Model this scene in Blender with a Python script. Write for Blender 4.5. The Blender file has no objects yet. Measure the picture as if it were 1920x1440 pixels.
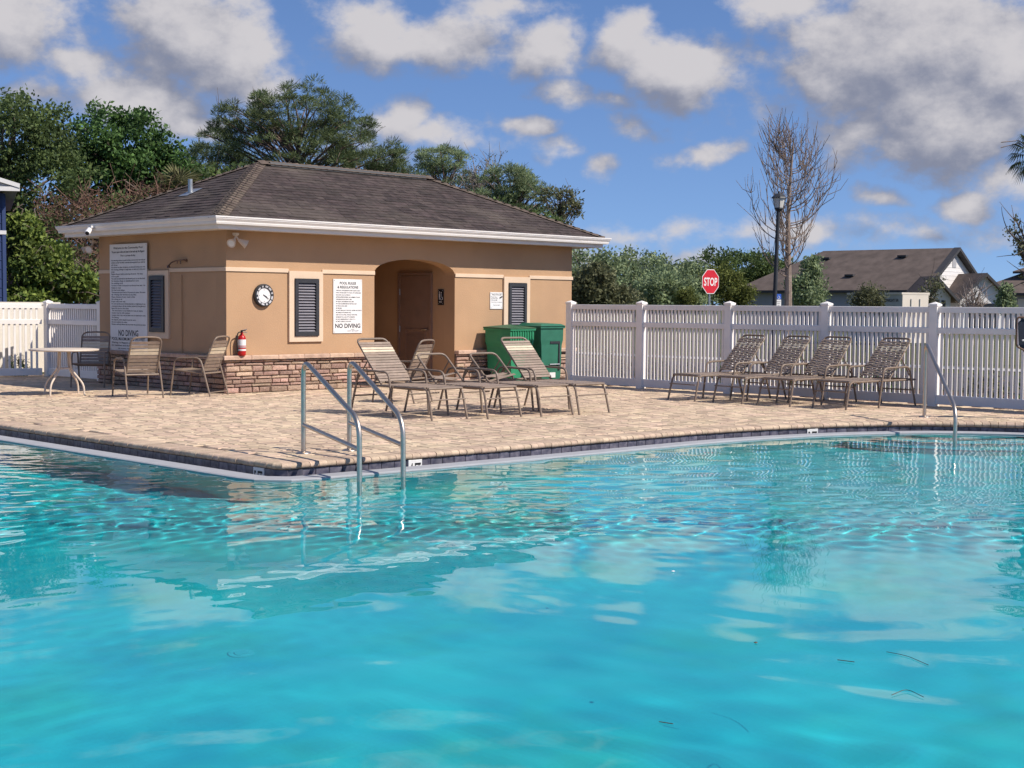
import bpy, math, random
import numpy as np
from mathutils import Vector, Matrix
from mathutils.geometry import tessellate_polygon

random.seed(7)
RNG = np.random.default_rng(11)
S = bpy.context.scene
COL = S.collection
R = math.radians

# ------------------------------------------------------------------ camera
F, CAMH = 2670.0, 1.48                      # focal length in photo pixels, eye height in metres
PITCH, ROLL = math.atan2(148, F), 0.0073
FW0, RT0, UP0 = Vector((1, 1, 0)).normalized(), Vector((1, -1, 0)).normalized(), Vector((0, 0, 1))
CF = FW0 * math.cos(PITCH) - UP0 * math.sin(PITCH)
_u = UP0 * math.cos(PITCH) + FW0 * math.sin(PITCH)
CR = RT0 * math.cos(ROLL) + _u * math.sin(ROLL)
CU = _u * math.cos(ROLL) - RT0 * math.sin(ROLL)
CAM = Vector((0, 0, CAMH))
cd = bpy.data.cameras.new('camera'); cam = bpy.data.objects.new('camera', cd); COL.objects.link(cam)
cd.sensor_width = 36; cd.lens = F / 1920 * 36; cd.clip_start = .1; cd.clip_end = 3000
m = Matrix((CR, CU, -CF)).transposed().to_4x4(); m.translation = CAM
cam.matrix_world = m
S.camera = cam

def ray(px, py): return CF + CR * ((px - 960) / F) + CU * ((720 - py) / F)
def gz(px, py, z=0.0):
    d = ray(px, py); return CAM + d * ((z - CAMH) / d.z)
def onX(px, py, x):
    d = ray(px, py); return CAM + d * (x / d.x)
def onY(px, py, y):
    d = ray(px, py); return CAM + d * (y / d.y)
def at(px, py, D): return CAM + ray(px, py) * D      # D metres in front of the camera

# ------------------------------------------------------------------ light
SUN = Vector((0.27, -0.66, 0.70)).normalized()
SUN_EL = math.asin(SUN.z); SUN_AZ = math.atan2(SUN.x, SUN.y)
sl = bpy.data.lights.new('sun', 'SUN'); so = bpy.data.objects.new('sun', sl); COL.objects.link(so)
sl.energy = 5.0; sl.angle = R(0.5); sl.color = (1.0, 0.93, 0.84)
sl.cycles.is_caustics_light = True
so.rotation_euler = SUN.to_track_quat('Z', 'Y').to_euler(); so.location = (0, 0, 30)

def build_world():
    w = bpy.data.worlds.new('World'); S.world = w; w.use_nodes = True
    nt = w.node_tree; N = nt.nodes; L = nt.links
    bg = N['Background']; bg.inputs[1].default_value = 0.071
    sky = N.new('ShaderNodeTexSky'); sky.sky_type = 'NISHITA'; sky.sun_disc = False
    sky.sun_elevation = SUN_EL; sky.sun_rotation = SUN_AZ
    sky.air_density = 1.0; sky.dust_density = 0.2; sky.ozone_density = 3.0; sky.altitude = 0
    # the sky is read a little above the true direction, so the low haze stays pale blue instead of yellow
    sk_tc = N.new('ShaderNodeTexCoord'); sk_m = N.new('ShaderNodeVectorMath'); sk_m.operation = 'MULTIPLY_ADD'
    L.new(sk_tc.outputs['Generated'], sk_m.inputs[0]); sk_m.inputs[1].default_value = (1, 1, 1.25); sk_m.inputs[2].default_value = (0, 0, .12)
    sk_n = N.new('ShaderNodeVectorMath'); sk_n.operation = 'NORMALIZE'; L.new(sk_m.outputs[0], sk_n.inputs[0]); L.new(sk_n.outputs[0], sky.inputs[0])
    def node(t, **k):
        n = N.new(t)
        for a, b in k.items(): setattr(n, a, b)
        return n
    # cloud field as a node group: direction in, density field out
    g = bpy.data.node_groups.new('cloud_field', 'ShaderNodeTree')
    g.interface.new_socket('Vector', in_out='INPUT', socket_type='NodeSocketVector')
    g.interface.new_socket('Field', in_out='OUTPUT', socket_type='NodeSocketFloat')
    GN, GL = g.nodes, g.links
    gi = GN.new('NodeGroupInput'); go = GN.new('NodeGroupOutput')
    def gm(op, a, b=None, c=None, clamp=False):
        n = GN.new('ShaderNodeMath'); n.operation = op; n.use_clamp = clamp
        for i, v in enumerate((a, b, c)):
            if v is None: continue
            if hasattr(v, 'node'): GL.new(v, n.inputs[i])
            else: n.inputs[i].default_value = v
        return n.outputs[0]
    # a slight noise warp of the direction so lobe outlines billow
    nw = GN.new('ShaderNodeTexNoise'); nw.inputs['Scale'].default_value = 14; nw.inputs['Detail'].default_value = 4
    GL.new(gi.outputs[0], nw.inputs['Vector'])
    wv = GN.new('ShaderNodeVectorMath'); wv.operation = 'MULTIPLY_ADD'
    GL.new(nw.outputs['Color'], wv.inputs[0]); wv.inputs[1].default_value = (.06, .06, .045)
    GL.new(gi.outputs[0], wv.inputs[2])
    wo = GN.new('ShaderNodeVectorMath'); wo.operation = 'SUBTRACT'
    GL.new(wv.outputs[0], wo.inputs[0]); wo.inputs[1].default_value = (.03, .03, .0225)
    sp = GN.new('ShaderNodeSeparateXYZ'); GL.new(wo.outputs[0], sp.inputs[0])
    az = gm('ARCTAN2', sp.outputs[1], sp.outputs[0]); el = gm('ARCSINE', sp.outputs[2])
    cb = GN.new('ShaderNodeCombineXYZ'); GL.new(az, cb.inputs[0]); GL.new(el, cb.inputs[1])
    # photo clouds: centre x, y, half width, half height (photo pixels), weight
    C = [(30, 50, 150, 95, 1.1), (150, 120, 90, 50, .7), (330, 50, 130, 100, 1.15), (430, 120, 120, 90, 1.1), (270, 190, 130, 70, 1.1), (90, 190, 100, 40, .5),
         (340, 235, 90, 45, .9), (690, 55, 95, 72, 1.0), (825, 75, 135, 62, .9), (1010, 95, 90, 46, .95), (1060, 165, 80, 28, .5), (930, 15, 110, 34, .55),
         (1180, 85, 75, 60, .95), (1275, 135, 115, 72, 1.15), (1170, 185, 60, 28, .5), (1700, 95, 250, 150, 1.25), (1770, 230, 170, 110, 1.25), (1480, 10, 130, 40, .8),
         (1890, 120, 140, 140, 1.1), (1640, 265, 140, 55, .8), (740, 205, 70, 46, 1.0), (805, 235, 110, 38, .95), (1003, 243, 42, 24, .75),
         (1048, 272, 55, 20, .6), (1140, 310, 36, 22, .6), (1215, 250, 60, 26, .35), (1330, 284, 50, 18, .5), (1270, 300, 50, 18, .3), (1662, 374, 52, 24, .75), (1822, 378, 64, 38, .9),
         (1900, 330, 80, 70, .6), (1450, 190, 80, 50, .4), (1560, 305, 60, 28, .45), (1500, 440, 460, 34, .38), (1200, 425, 300, 26, .34), (1750, 445, 360, 30, .40), (1150, 475, 420, 36, .36), (700, 280, 160, 40, .35)]
    acc = None
    for (x, y, hw, hh, wt) in C:
        d = ray(x, y).normalized()
        a0, e0 = math.atan2(d.y, d.x), math.asin(d.z)
        s = GN.new('ShaderNodeVectorMath'); s.operation = 'SUBTRACT'; GL.new(cb.outputs[0], s.inputs[0]); s.inputs[1].default_value = (a0, e0, 0)
        q = GN.new('ShaderNodeVectorMath'); q.operation = 'MULTIPLY'; GL.new(s.outputs[0], q.inputs[0]); q.inputs[1].default_value = (F / hw / 1.15, F / hh / 1.15, 0)
        ln = GN.new('ShaderNodeVectorMath'); ln.operation = 'LENGTH'; GL.new(q.outputs[0], ln.inputs[0])
        v = gm('MULTIPLY_ADD', ln.outputs['Value'], -wt, wt)
        acc = v if acc is None else gm('SMOOTH_MAX', acc, v, .12)
    # the rest of the sky: broken cumulus of the same sort, from plain noise
    gn = GN.new('ShaderNodeTexNoise'); gn.inputs['Scale'].default_value = 3.4; gn.inputs['Detail'].default_value = 3
    st = GN.new('ShaderNodeVectorMath'); st.operation = 'MULTIPLY'; GL.new(gi.outputs[0], st.inputs[0]); st.inputs[1].default_value = (1, 1, 1.7)
    GL.new(st.outputs[0], gn.inputs['Vector'])
    gen = gm('MULTIPLY_ADD', gn.outputs['Fac'], 4.6, -2.62)
    vd = Vector((1, 1, .115)).normalized()
    dt = GN.new('ShaderNodeVectorMath'); dt.operation = 'DOT_PRODUCT'; GL.new(gi.outputs[0], dt.inputs[0]); dt.inputs[1].default_value = vd
    inside = GN.new('ShaderNodeMapRange'); inside.interpolation_type = 'SMOOTHSTEP'
    GL.new(dt.outputs['Value'], inside.inputs[0]); inside.inputs[1].default_value = math.cos(R(26)); inside.inputs[2].default_value = math.cos(R(19))
    elin = GN.new('ShaderNodeMapRange'); elin.interpolation_type = 'SMOOTHSTEP'
    GL.new(el, elin.inputs[0]); elin.inputs[1].default_value = R(18); elin.inputs[2].default_value = R(12.5)
    msk = gm('MULTIPLY', inside.outputs[0], elin.outputs[0])
    gen2 = gm('MULTIPLY_ADD', msk, -3.0, gen)
    acc = gm('SMOOTH_MAX', acc, gen2, .1)
    # fine billows
    fn = GN.new('ShaderNodeTexNoise'); fn.inputs['Scale'].default_value = 26; fn.inputs['Detail'].default_value = 7; fn.inputs['Roughness'].default_value = .6
    st2 = GN.new('ShaderNodeVectorMath'); st2.operation = 'MULTIPLY'; GL.new(gi.outputs[0], st2.inputs[0]); st2.inputs[1].default_value = (1, 1, 1.5)
    GL.new(st2.outputs[0], fn.inputs['Vector'])
    tot = gm('MULTIPLY_ADD', fn.outputs['Fac'], 1.5, acc)
    tot = gm('SUBTRACT', tot, .78)
    GL.new(tot, go.inputs[0])
    tc = node('ShaderNodeTexCoord')
    def field(off):
        v = N.new('ShaderNodeVectorMath'); v.operation = 'ADD'; L.new(tc.outputs['Generated'], v.inputs[0]); v.inputs[1].default_value = off
        n = N.new('ShaderNodeGroup'); n.node_tree = g; L.new(v.outputs[0], n.inputs[0]); return n.outputs[0]
    f0 = field((0, 0, 0)); lo = (RT0 * .014 + UP0 * .024); f1 = field(tuple(lo))
    dens = node('ShaderNodeMapRange', interpolation_type='SMOOTHSTEP'); L.new(f0, dens.inputs[0])
    dens.inputs[1].default_value = -0.06; dens.inputs[2].default_value = 0.52; dens.inputs[4].default_value = .96
    df = node('ShaderNodeMath', operation='SUBTRACT'); L.new(f0, df.inputs[0]); L.new(f1, df.inputs[1])
    lit = node('ShaderNodeMapRange', interpolation_type='SMOOTHSTEP'); L.new(df.outputs[0], lit.inputs[0]); lit.inputs[1].default_value = -.55; lit.inputs[2].default_value = .70
    cc = node('ShaderNodeMixRGB'); L.new(lit.outputs[0], cc.inputs[0]); cc.inputs[1].default_value = (2.9, 3.15, 4.2, 1); cc.inputs[2].default_value = (7.9, 7.6, 7.8, 1)
    tn = node('ShaderNodeMixRGB', blend_type='MULTIPLY'); tn.inputs[0].default_value = 1; L.new(sky.outputs[0], tn.inputs[1]); tn.inputs[2].default_value = (1.28, 1.42, 1.72, 1)
    mx = node('ShaderNodeMixRGB'); L.new(dens.outputs[0], mx.inputs[0]); L.new(tn.outputs[0], mx.inputs[1]); L.new(cc.outputs[0], mx.inputs[2])
    L.new(mx.outputs[0], bg.inputs[0])
    w.cycles.sampling_method = 'MANUAL'; w.cycles.sample_map_resolution = 512
build_world()

vs = S.view_settings
vs.view_transform = 'Standard'; vs.look = 'None'; vs.exposure = 0.20; vs.gamma = 1.0; vs.use_curve_mapping = False
cy = S.cycles
cy.use_denoising = True; cy.use_adaptive_sampling = True; cy.adaptive_threshold = .02; cy.max_bounces = 10; cy.transmission_bounces = 6; cy.glossy_bounces = 4; cy.diffuse_bounces = 3
cy.transparent_max_bounces = 8; cy.caustics_refractive = True; cy.caustics_reflective = False; cy.sample_clamp_indirect = 6
S.render.use_persistent_data = False

# ------------------------------------------------------------------ helpers: materials
MATS = {}
def mat(name, col, rough=.65, var=.12, scale=6.0, bump=0.0, bscale=60.0, metal=0.0, island=0.0, col2=None, spec=.35, detail=4, stretch=None, stain=None):
    if name in MATS: return MATS[name]
    mt = bpy.data.materials.new(name); mt.use_nodes = True; MATS[name] = mt
    nt = mt.node_tree; N, L = nt.nodes, nt.links; b = N['Principled BSDF']
    b.inputs['Roughness'].default_value = rough; b.inputs['Metallic'].default_value = metal
    b.inputs['Specular IOR Level'].default_value = spec
    tc = N.new('ShaderNodeTexCoord'); geo = N.new('ShaderNodeNewGeometry'); oi = N.new('ShaderNodeObjectInfo')
    add = N.new('ShaderNodeVectorMath'); add.operation = 'ADD'; L.new(tc.outputs['Object'], add.inputs[0])
    sc_ = N.new('ShaderNodeVectorMath'); sc_.operation = 'SCALE'; sc_.inputs[0].default_value = (17, 31, 7); L.new(oi.outputs['Random'], sc_.inputs['Scale']); L.new(sc_.outputs[0], add.inputs[1])
    vec = add.outputs[0]
    if stretch:
        mp = N.new('ShaderNodeVectorMath'); mp.operation = 'MULTIPLY'; L.new(vec, mp.inputs[0]); mp.inputs[1].default_value = stretch; vec = mp.outputs[0]
    nz = N.new('ShaderNodeTexNoise'); nz.inputs['Scale'].default_value = scale; nz.inputs['Detail'].default_value = detail; L.new(vec, nz.inputs['Vector'])
    mr = N.new('ShaderNodeMapRange'); L.new(nz.outputs['Fac'], mr.inputs[0]); mr.inputs[1].default_value = .3; mr.inputs[2].default_value = .7
    mx = N.new('ShaderNodeMixRGB'); L.new(mr.outputs[0], mx.inputs[0])
    c2 = col2 or tuple(min(1, c * (1 + var)) for c in col); c1 = col if col2 else tuple(c * (1 - var) for c in col)
    mx.inputs[1].default_value = (*c1, 1); mx.inputs[2].default_value = (*c2, 1)
    out = mx.outputs[0]
    if island:
        a = N.new('ShaderNodeMath'); a.operation = 'ADD'; L.new(geo.outputs['Random Per Island'], a.inputs[0]); L.new(oi.outputs['Random'], a.inputs[1])
        fr = N.new('ShaderNodeMath'); fr.operation = 'FRACT'; L.new(a.outputs[0], fr.inputs[0])
        hs = N.new('ShaderNodeHueSaturation'); L.new(out, hs.inputs['Color'])
        m2 = N.new('ShaderNodeMapRange'); L.new(fr.outputs[0], m2.inputs[0]); m2.inputs[3].default_value = 1 - island; m2.inputs[4].default_value = 1 + island
        L.new(m2.outputs[0], hs.inputs['Value'])
        f2 = N.new('ShaderNodeMath'); f2.operation = 'MULTIPLY'; f2.inputs[1].default_value = 7.13; L.new(fr.outputs[0], f2.inputs[0])
        f3 = N.new('ShaderNodeMath'); f3.operation = 'FRACT'; L.new(f2.outputs[0], f3.inputs[0])
        m3 = N.new('ShaderNodeMapRange'); L.new(f3.outputs[0], m3.inputs[0]); m3.inputs[3].default_value = .5 - island * .05; m3.inputs[4].default_value = .5 + island * .05
        L.new(m3.outputs[0], hs.inputs['Hue'])
        out = hs.outputs[0]
    if stain:
        n3 = N.new('ShaderNodeTexNoise'); n3.inputs['Scale'].default_value = stain[1]; n3.inputs['Detail'].default_value = 6
        L.new(geo.outputs['Position'], n3.inputs['Vector'])
        r3 = N.new('ShaderNodeMapRange'); L.new(n3.outputs['Fac'], r3.inputs[0]); r3.inputs[1].default_value = .5; r3.inputs[2].default_value = .72; r3.inputs[4].default_value = stain[2]
        x3 = N.new('ShaderNodeMixRGB'); L.new(r3.outputs[0], x3.inputs[0]); L.new(out, x3.inputs[1]); x3.inputs[2].default_value = (*stain[0], 1)
        out = x3.outputs[0]
    L.new(out, b.inputs['Base Color'])
    if bump:
        n2 = N.new('ShaderNodeTexNoise'); n2.inputs['Scale'].default_value = bscale; n2.inputs['Detail'].default_value = 3; L.new(vec, n2.inputs['Vector'])
        bp = N.new('ShaderNodeBump'); bp.inputs['Strength'].default_value = 1.0; bp.inputs['Distance'].default_value = bump
        L.new(n2.outputs['Fac'], bp.inputs['Height']); L.new(bp.outputs[0], b.inputs['Normal'])
    return mt

def leafmat(name, c1, c2, trans=.35):
    if name in MATS: return MATS[name]
    mt = bpy.data.materials.new(name); mt.use_nodes = True; MATS[name] = mt
    nt = mt.node_tree; N, L = nt.nodes, nt.links; b = N['Principled BSDF']; b.inputs['Roughness'].default_value = .6; b.inputs['Specular IOR Level'].default_value = .25
    geo = N.new('ShaderNodeNewGeometry'); mx = N.new('ShaderNodeMixRGB'); L.new(geo.outputs['Random Per Island'], mx.inputs[0])
    nz = N.new('ShaderNodeTexNoise'); nz.inputs['Scale'].default_value = .9; nz.inputs['Detail'].default_value = 2; L.new(geo.outputs['Position'], nz.inputs['Vector'])
    hs = N.new('ShaderNodeHueSaturation'); mr = N.new('ShaderNodeMapRange'); L.new(nz.outputs['Fac'], mr.inputs[0]); mr.inputs[1].default_value = .3; mr.inputs[2].default_value = .7; mr.inputs[3].default_value = .7; mr.inputs[4].default_value = 1.35
    mx.inputs[1].default_value = (*c1, 1); mx.inputs[2].default_value = (*c2, 1)
    L.new(mx.outputs[0], hs.inputs['Color']); L.new(mr.outputs[0], hs.inputs['Value']); L.new(hs.outputs[0], b.inputs['Base Color'])
    tr = N.new('ShaderNodeBsdfTranslucent'); L.new(hs.outputs[0], tr.inputs[0])
    ms = N.new('ShaderNodeMixShader'); ms.inputs[0].default_value = trans; L.new(b.outputs[0], ms.inputs[1]); L.new(tr.outputs[0], ms.inputs[2])
    L.new(ms.outputs[0], N['Material Output'].inputs[0])
    return mt

# ------------------------------------------------------------------ helpers: objects and meshes
def tag(o, label=None, cat=None, group=None, kind=None):
    if label: o['label'] = label
    if cat: o['category'] = cat
    if group: o['group'] = group
    if kind: o['kind'] = kind
    return o
def link(name, data, parent=None, loc=None, rot=None, scale=None):
    o = bpy.data.objects.new(name, data); COL.objects.link(o)
    if parent is not None: o.parent = parent
    if loc is not None: o.location = loc
    if rot is not None: o.rotation_euler = rot
    if scale is not None: o.scale = scale
    return o
def thing(name, loc, label, cat, group=None, rz=0, parent=None):
    o = link(name, None, parent, loc, (0, 0, rz)); o.empty_display_size = .1
    return tag(o, label, cat, group)

class MB:
    def __init__(s): s.v = []; s.f = []
    def add(s, vs_, fs):
        n = len(s.v); s.v += [tuple(p) for p in vs_]; s.f += [tuple(i + n for i in f) for f in fs]; return s
    def box(s, x0, x1, y0, y1, z0, z1):
        return s.add([(x0, y0, z0), (x1, y0, z0), (x1, y1, z0), (x0, y1, z0), (x0, y0, z1), (x1, y0, z1), (x1, y1, z1), (x0, y1, z1)],
                     [(0, 3, 2, 1), (4, 5, 6, 7), (0, 1, 5, 4), (1, 2, 6, 5), (2, 3, 7, 6), (3, 0, 4, 7)])
    def cbox(s, x0, x1, y0, y1, z0, z1, c=.01):
        """box chamfered round the top and the vertical edges' top rim"""
        a = [(x0, y0, z0), (x1, y0, z0), (x1, y1, z0), (x0, y1, z0)]
        b = [(x0, y0, z1 - c), (x1, y0, z1 - c), (x1, y1, z1 - c), (x0, y1, z1 - c)]
        t = [(x0 + c, y0 + c, z1), (x1 - c, y0 + c, z1), (x1 - c, y1 - c, z1), (x0 + c, y1 - c, z1)]
        fs = [(8, 9, 10, 11)]
        for i in range(4):
            j = (i + 1) % 4; fs += [(i, j, 4 + j, 4 + i), (4 + i, 4 + j, 8 + j, 8 + i)]
        return s.add(a + b + t, fs)
    def tube(s, pts, r, n=8, cap=True, taper=None):
        pts = [Vector(p) for p in pts]; k = len(pts); rings = []
        nrm = None
        for i, p in enumerate(pts):
            t = (pts[min(i + 1, k - 1)] - pts[max(i - 1, 0)])
            t = t.normalized() if t.length > 1e-9 else Vector((0, 0, 1))
            if nrm is None:
                nrm = t.cross(Vector((0, 0, 1)));
                if nrm.length < 1e-3: nrm = t.cross(Vector((1, 0, 0)))
            nrm = (nrm - t * nrm.dot(t)).normalized(); bn = t.cross(nrm)
            rr = r if taper is None else r + (taper - r) * i / (k - 1)
            rings.append([p + (nrm * math.cos(2 * math.pi * j / n) + bn * math.sin(2 * math.pi * j / n)) * rr for j in range(n)])
        vs_ = [p for rg in rings for p in rg]; fs = []
        for i in range(k - 1):
            for j in range(n):
                a, b = i * n + j, i * n + (j + 1) % n; fs.append((a, b, b + n, a + n))
        if cap: fs += [tuple(range(n))[::-1], tuple((k - 1) * n + j for j in range(n))]
        return s.add(vs_, fs)
    def lathe(s, prof, n=20, c=(0, 0, 0)):
        k = len(prof); vs_ = []
        for (r_, z) in prof:
            for j in range(n): a = 2 * math.pi * j / n; vs_.append((c[0] + r_ * math.cos(a), c[1] + r_ * math.sin(a), c[2] + z))
        fs = [(i * n + j, i * n + (j + 1) % n, (i + 1) * n + (j + 1) % n, (i + 1) * n + j) for i in range(k - 1) for j in range(n)]
        fs += [tuple(range(n))[::-1], tuple((k - 1) * n + j for j in range(n))]
        return s.add(vs_, fs)
    def prism(s, poly, f):
        """polygon in 2D swept between f(p, 0) and f(p, 1)"""
        n = len(poly); a = [f(p, 0) for p in poly]; b = [f(p, 1) for p in poly]
        return s.add(a + b, [tuple(range(n))[::-1], tuple(range(n, 2 * n))] + [(i, (i + 1) % n, n + (i + 1) % n, n + i) for i in range(n)])
    def mesh(s, name, material=None, smooth=False):
        me = bpy.data.meshes.new(name); me.from_pydata(s.v, [], s.f)
        import bmesh
        bm = bmesh.new(); bm.from_mesh(me); bmesh.ops.recalc_face_normals(bm, faces=bm.faces); bm.to_mesh(me); bm.free()
        if material: me.materials.append(material)
        if smooth:
            for p in me.polygons: p.use_smooth = True
            try: me.set_sharp_from_angle(angle=R(40))
            except Exception: pass
        return me
    def build(s, name, material, parent=None, loc=None, rot=None, smooth=False):
        return link(name, s.mesh(name, material, smooth), parent, loc, rot)

def fillet(pts, r, n=4):
    pts = [Vector(p) for p in pts]; out = [pts[0]]
    for i in range(1, len(pts) - 1):
        p = pts[i]; a = pts[i - 1] - p; b = pts[i + 1] - p
        q = min(r, a.length * .48, b.length * .48); p0 = p + a.normalized() * q; p2 = p + b.normalized() * q
        for k in range(n + 1):
            t = k / n; out.append(p0 * (1 - t) ** 2 + p * 2 * t * (1 - t) + p2 * t * t)
    out.append(pts[-1]); return out

def fast_mesh(name, V, Fq, material):
    """V (n,3) and quads (m,4) as numpy arrays"""
    me = bpy.data.meshes.new(name); V = np.asarray(V, np.float32); Fq = np.asarray(Fq, np.int32); k = Fq.shape[1]
    me.vertices.add(len(V)); me.vertices.foreach_set('co', V.ravel())
    me.loops.add(Fq.size); me.loops.foreach_set('vertex_index', Fq.ravel())
    me.polygons.add(len(Fq)); me.polygons.foreach_set('loop_start', np.arange(0, Fq.size, k, dtype=np.int32))
    try: me.polygons.foreach_set('loop_total', np.full(len(Fq), k, np.int32))
    except Exception: pass
    me.update(calc_edges=True); me.validate()
    if material: me.materials.append(material)
    return me

def text_mesh(lines, material, bold=.0, extrude=.002):
    """lines: (string, x, y, size, align, width or None) in the sign's own plane, x right, y up; one mesh"""
    mb = MB()
    for (s_, x, y, size, align, width) in lines:
        cu = bpy.data.curves.new('t', 'FONT'); cu.body = s_; cu.size = size; cu.align_x = 'LEFT'; cu.extrude = 0; cu.offset = bold * size; cu.resolution_u = 3
        o = bpy.data.objects.new('t', cu); COL.objects.link(o)
        dg = bpy.context.evaluated_depsgraph_get(); dg.update()
        me = bpy.data.meshes.new_from_object(o.evaluated_get(dg))
        vs_ = [v.co.copy() for v in me.vertices]
        if vs_:
            x0 = min(v.x for v in vs_); x1 = max(v.x for v in vs_); w = x1 - x0
            k = 1.0 if not width else width / w
            sh = {'LEFT': 0, 'CENTER': -w * k / 2, 'RIGHT': -w * k}[align]
            mb.add([((v.x - x0) * k + sh + x, v.y + y, 0) for v in vs_], [tuple(p.vertices) for p in me.polygons])
        bpy.data.objects.remove(o); bpy.data.curves.remove(cu); bpy.data.meshes.remove(me)
    me = bpy.data.meshes.new('lettering'); me.from_pydata(mb.v, [], mb.f); me.materials.append(material)
    return me

# ------------------------------------------------------------------ materials
STUCCO = mat('stucco', (.450, .280, .160), .9, .06, 1.6, .004, 70, stain=((.38, .235, .145), .8, .45))
STUCCO_IN = STUCCO
TRIM = mat('cream_trim', (.66, .50, .36), .85, .05, 3, .002, 90)
WHITE_METAL = mat('white_gutter', (.74, .70, .66), .45, .04, 3)
SHINGLE = mat('asphalt_shingle', (.056, .041, .037), .95, .35, 9, .003, 160, island=.28, stain=((.13, .105, .085), .9, .55))
SHINGLE_CAP = mat('shingle_cap', (.118, .088, .068), .95, .25, 9, .003, 160, island=.2)
STONE = mat('ledgestone', (.47, .315, .235), .9, .35, 9, .01, 30, island=.32)
STONE_CAP = mat('stone_ledge', (.48, .33, .24), .9, .2, 9, .008, 30, island=.12)
MORTAR = mat('mortar', (.09, .065, .05), .95, .2, 20)
PAVER = mat('paver', (.47, .345, .24), .9, .22, 12, .004, 60, island=.21, col2=(.59, .45, .315), stain=((.36, .25, .18), .45, .4))
COPING = mat('coping_brick', (.47, .35, .25), .85, .18, 18, .004, 70, island=.16)
SAND = mat('paver_sand', (.13, .09, .065), .95, .2, 14)
TILE = mat('waterline_tile', (.055, .055, .085), .25, .8, 16, island=.3, col2=(.16, .15, .18), spec=.5)
TILE_LT = mat('marker_tile', (.72, .71, .68), .35, .06, 20)
PLASTER = mat('gutter_plaster', (.35, .35, .36), .7, .06, 7)
BLACK = mat('black_print', (.012, .012, .013), .6, .1, 10)
STEEL = mat('stainless', (.54, .46, .38), .40, .05, 20, metal=1)
VINYL = mat('white_vinyl', (.86, .80, .745), .45, .04, 4, stain=((.66, .62, .52), 1.3, .35))
DOORP = mat('door_paint', (.24, .15, .11), .55, .06, 5)
LOUVER = mat('louver_black', (.035, .036, .040), .45, .15, 8)
SIGNW = mat('sign_white', (.72, .70, .68), .5, .05, 6)
SIGNG = mat('sign_grey', (.50, .49, .50), .5, .05, 6)
FRAME = mat('chair_frame', (.21, .155, .115), .5, .12, 12)
STRAP = mat('strap_tan', (.28, .21, .16), .55, .15, 12, island=.12)
STRAP_L = mat('strap_cream', (.60, .50, .36), .55, .1, 12, island=.06)
TABLE_M = mat('table_cream', (.62, .52, .42), .5, .06, 8)
BIN1 = mat('bin_green_light', (.030, .23, .11), .5, .12, 5)
BIN2 = mat('bin_green_dark', (.030, .145, .09), .5, .12, 5)
BINLID = mat('bin_lid', (.030, .10, .05), .5, .15, 5)
RED = mat('red_paint', (.42, .012, .012), .35, .05, 8)
RUBBER = mat('black_rubber', (.015, .015, .015), .7, .1, 8)
IVORY = mat('ivory_plastic', (.60, .50, .42), .5, .05, 8)
GALV = mat('galvanised', (.42, .43, .44), .4, .1, 12, metal=.7)
BARK = mat('bark', (.13, .10, .08), .95, .3, 8, .01, 30)
BARK_P = mat('pine_bark', (.15, .105, .085), .95, .3, 8, .01, 30)
BARK_D = mat('dead_bark', (.25, .19, .155), .95, .3, 8, .01, 30)
ASPHALT = mat('asphalt', (.075, .072, .07), .95, .15, 3, .004, 80)
GRASS_M = mat('lawn', (.055, .075, .025), .95, .35, 2.2, .01, 40, col2=(.12, .11, .045))

# ------------------------------------------------------------------ pool outline (coping nose line)
VIS = [(7.72, 19.0), (7.72, 10.72), (9.6, 10.60), (11.6, 10.50), (13.48, 10.42), (14.74, 10.22), (15.75, 9.90), (16.67, 9.40), (17.22, 8.85), (17.6, 8.2), (17.82, 7.4), (17.85, 6.4)]
HID = [(17.7, 3.2), (16.9, 1.8), (15.6, 1.0), (-3.0, 1.0), (-3.0, 19.0)]
def catmull(pts, step=.1):
    P = [Vector((p[0], p[1], 0)) for p in pts]; out = []
    for i in range(len(P) - 1):
        a, b, c, d = P[max(i - 1, 0)], P[i], P[i + 1], P[min(i + 2, len(P) - 1)]
        n = max(1, int((c - b).length / step))
        for k in range(n):
            t = k / n; out.append(.5 * ((2 * b) + (-a + c) * t + (2 * a - 5 * b + 4 * c - d) * t * t + (-a + 3 * b - 3 * c + d) * t ** 3))
    out.append(P[-1]); return out
_left = [Vector((7.72, 19 - .1 * i, 0)) for i in range(0, 81)]           # straight left edge, from Y 19 to 11
_corner = fillet([(7.72, 11.0, 0), (7.72, 10.72, 0), (8.2, 10.695, 0)], .24, 6)
_right = catmull([(8.2, 10.695)] + VIS[2:], .1)
NOSE = _left[:-1] + _corner[:-1] + _right
def resample(pts, step):
    out = [pts[0]]; acc = 0.0
    for a, b in zip(pts[:-1], pts[1:]):
        L_ = (b - a).length; d = step - acc
        while d <= L_: out.append(a.lerp(b, d / L_)); d += step
        acc = (acc + L_) % step
    return out
NOSE = resample(NOSE, .1)
def frames(pts):
    """tangent and inward (pool side) normal at every point"""
    T = []
    for i in range(len(pts)):
        t = (pts[min(i + 1, len(pts) - 1)] - pts[max(i - 1, 0)]).normalized(); T.append((t, Vector((t.y, -t.x, 0))))
    return T
NF = frames(NOSE)          # walking from the left far end to the right: pool lies on the right-hand side = (t.y, -t.x)
def offs(d, z): return [NOSE[i] + NF[i][1] * d + Vector((0, 0, z)) for i in range(len(NOSE))]
POOL_POLY = [(p.x, p.y) for p in NOSE] + HID
def inside(x, y, poly):
    c = False; j = len(poly) - 1
    for i in range(len(poly)):
        xi, yi = poly[i]; xj, yj = poly[j]
        if (yi > y) != (yj > y) and x < (xj - xi) * (y - yi) / (yj - yi) + xi: c = not c
        j = i
    return c

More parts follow.
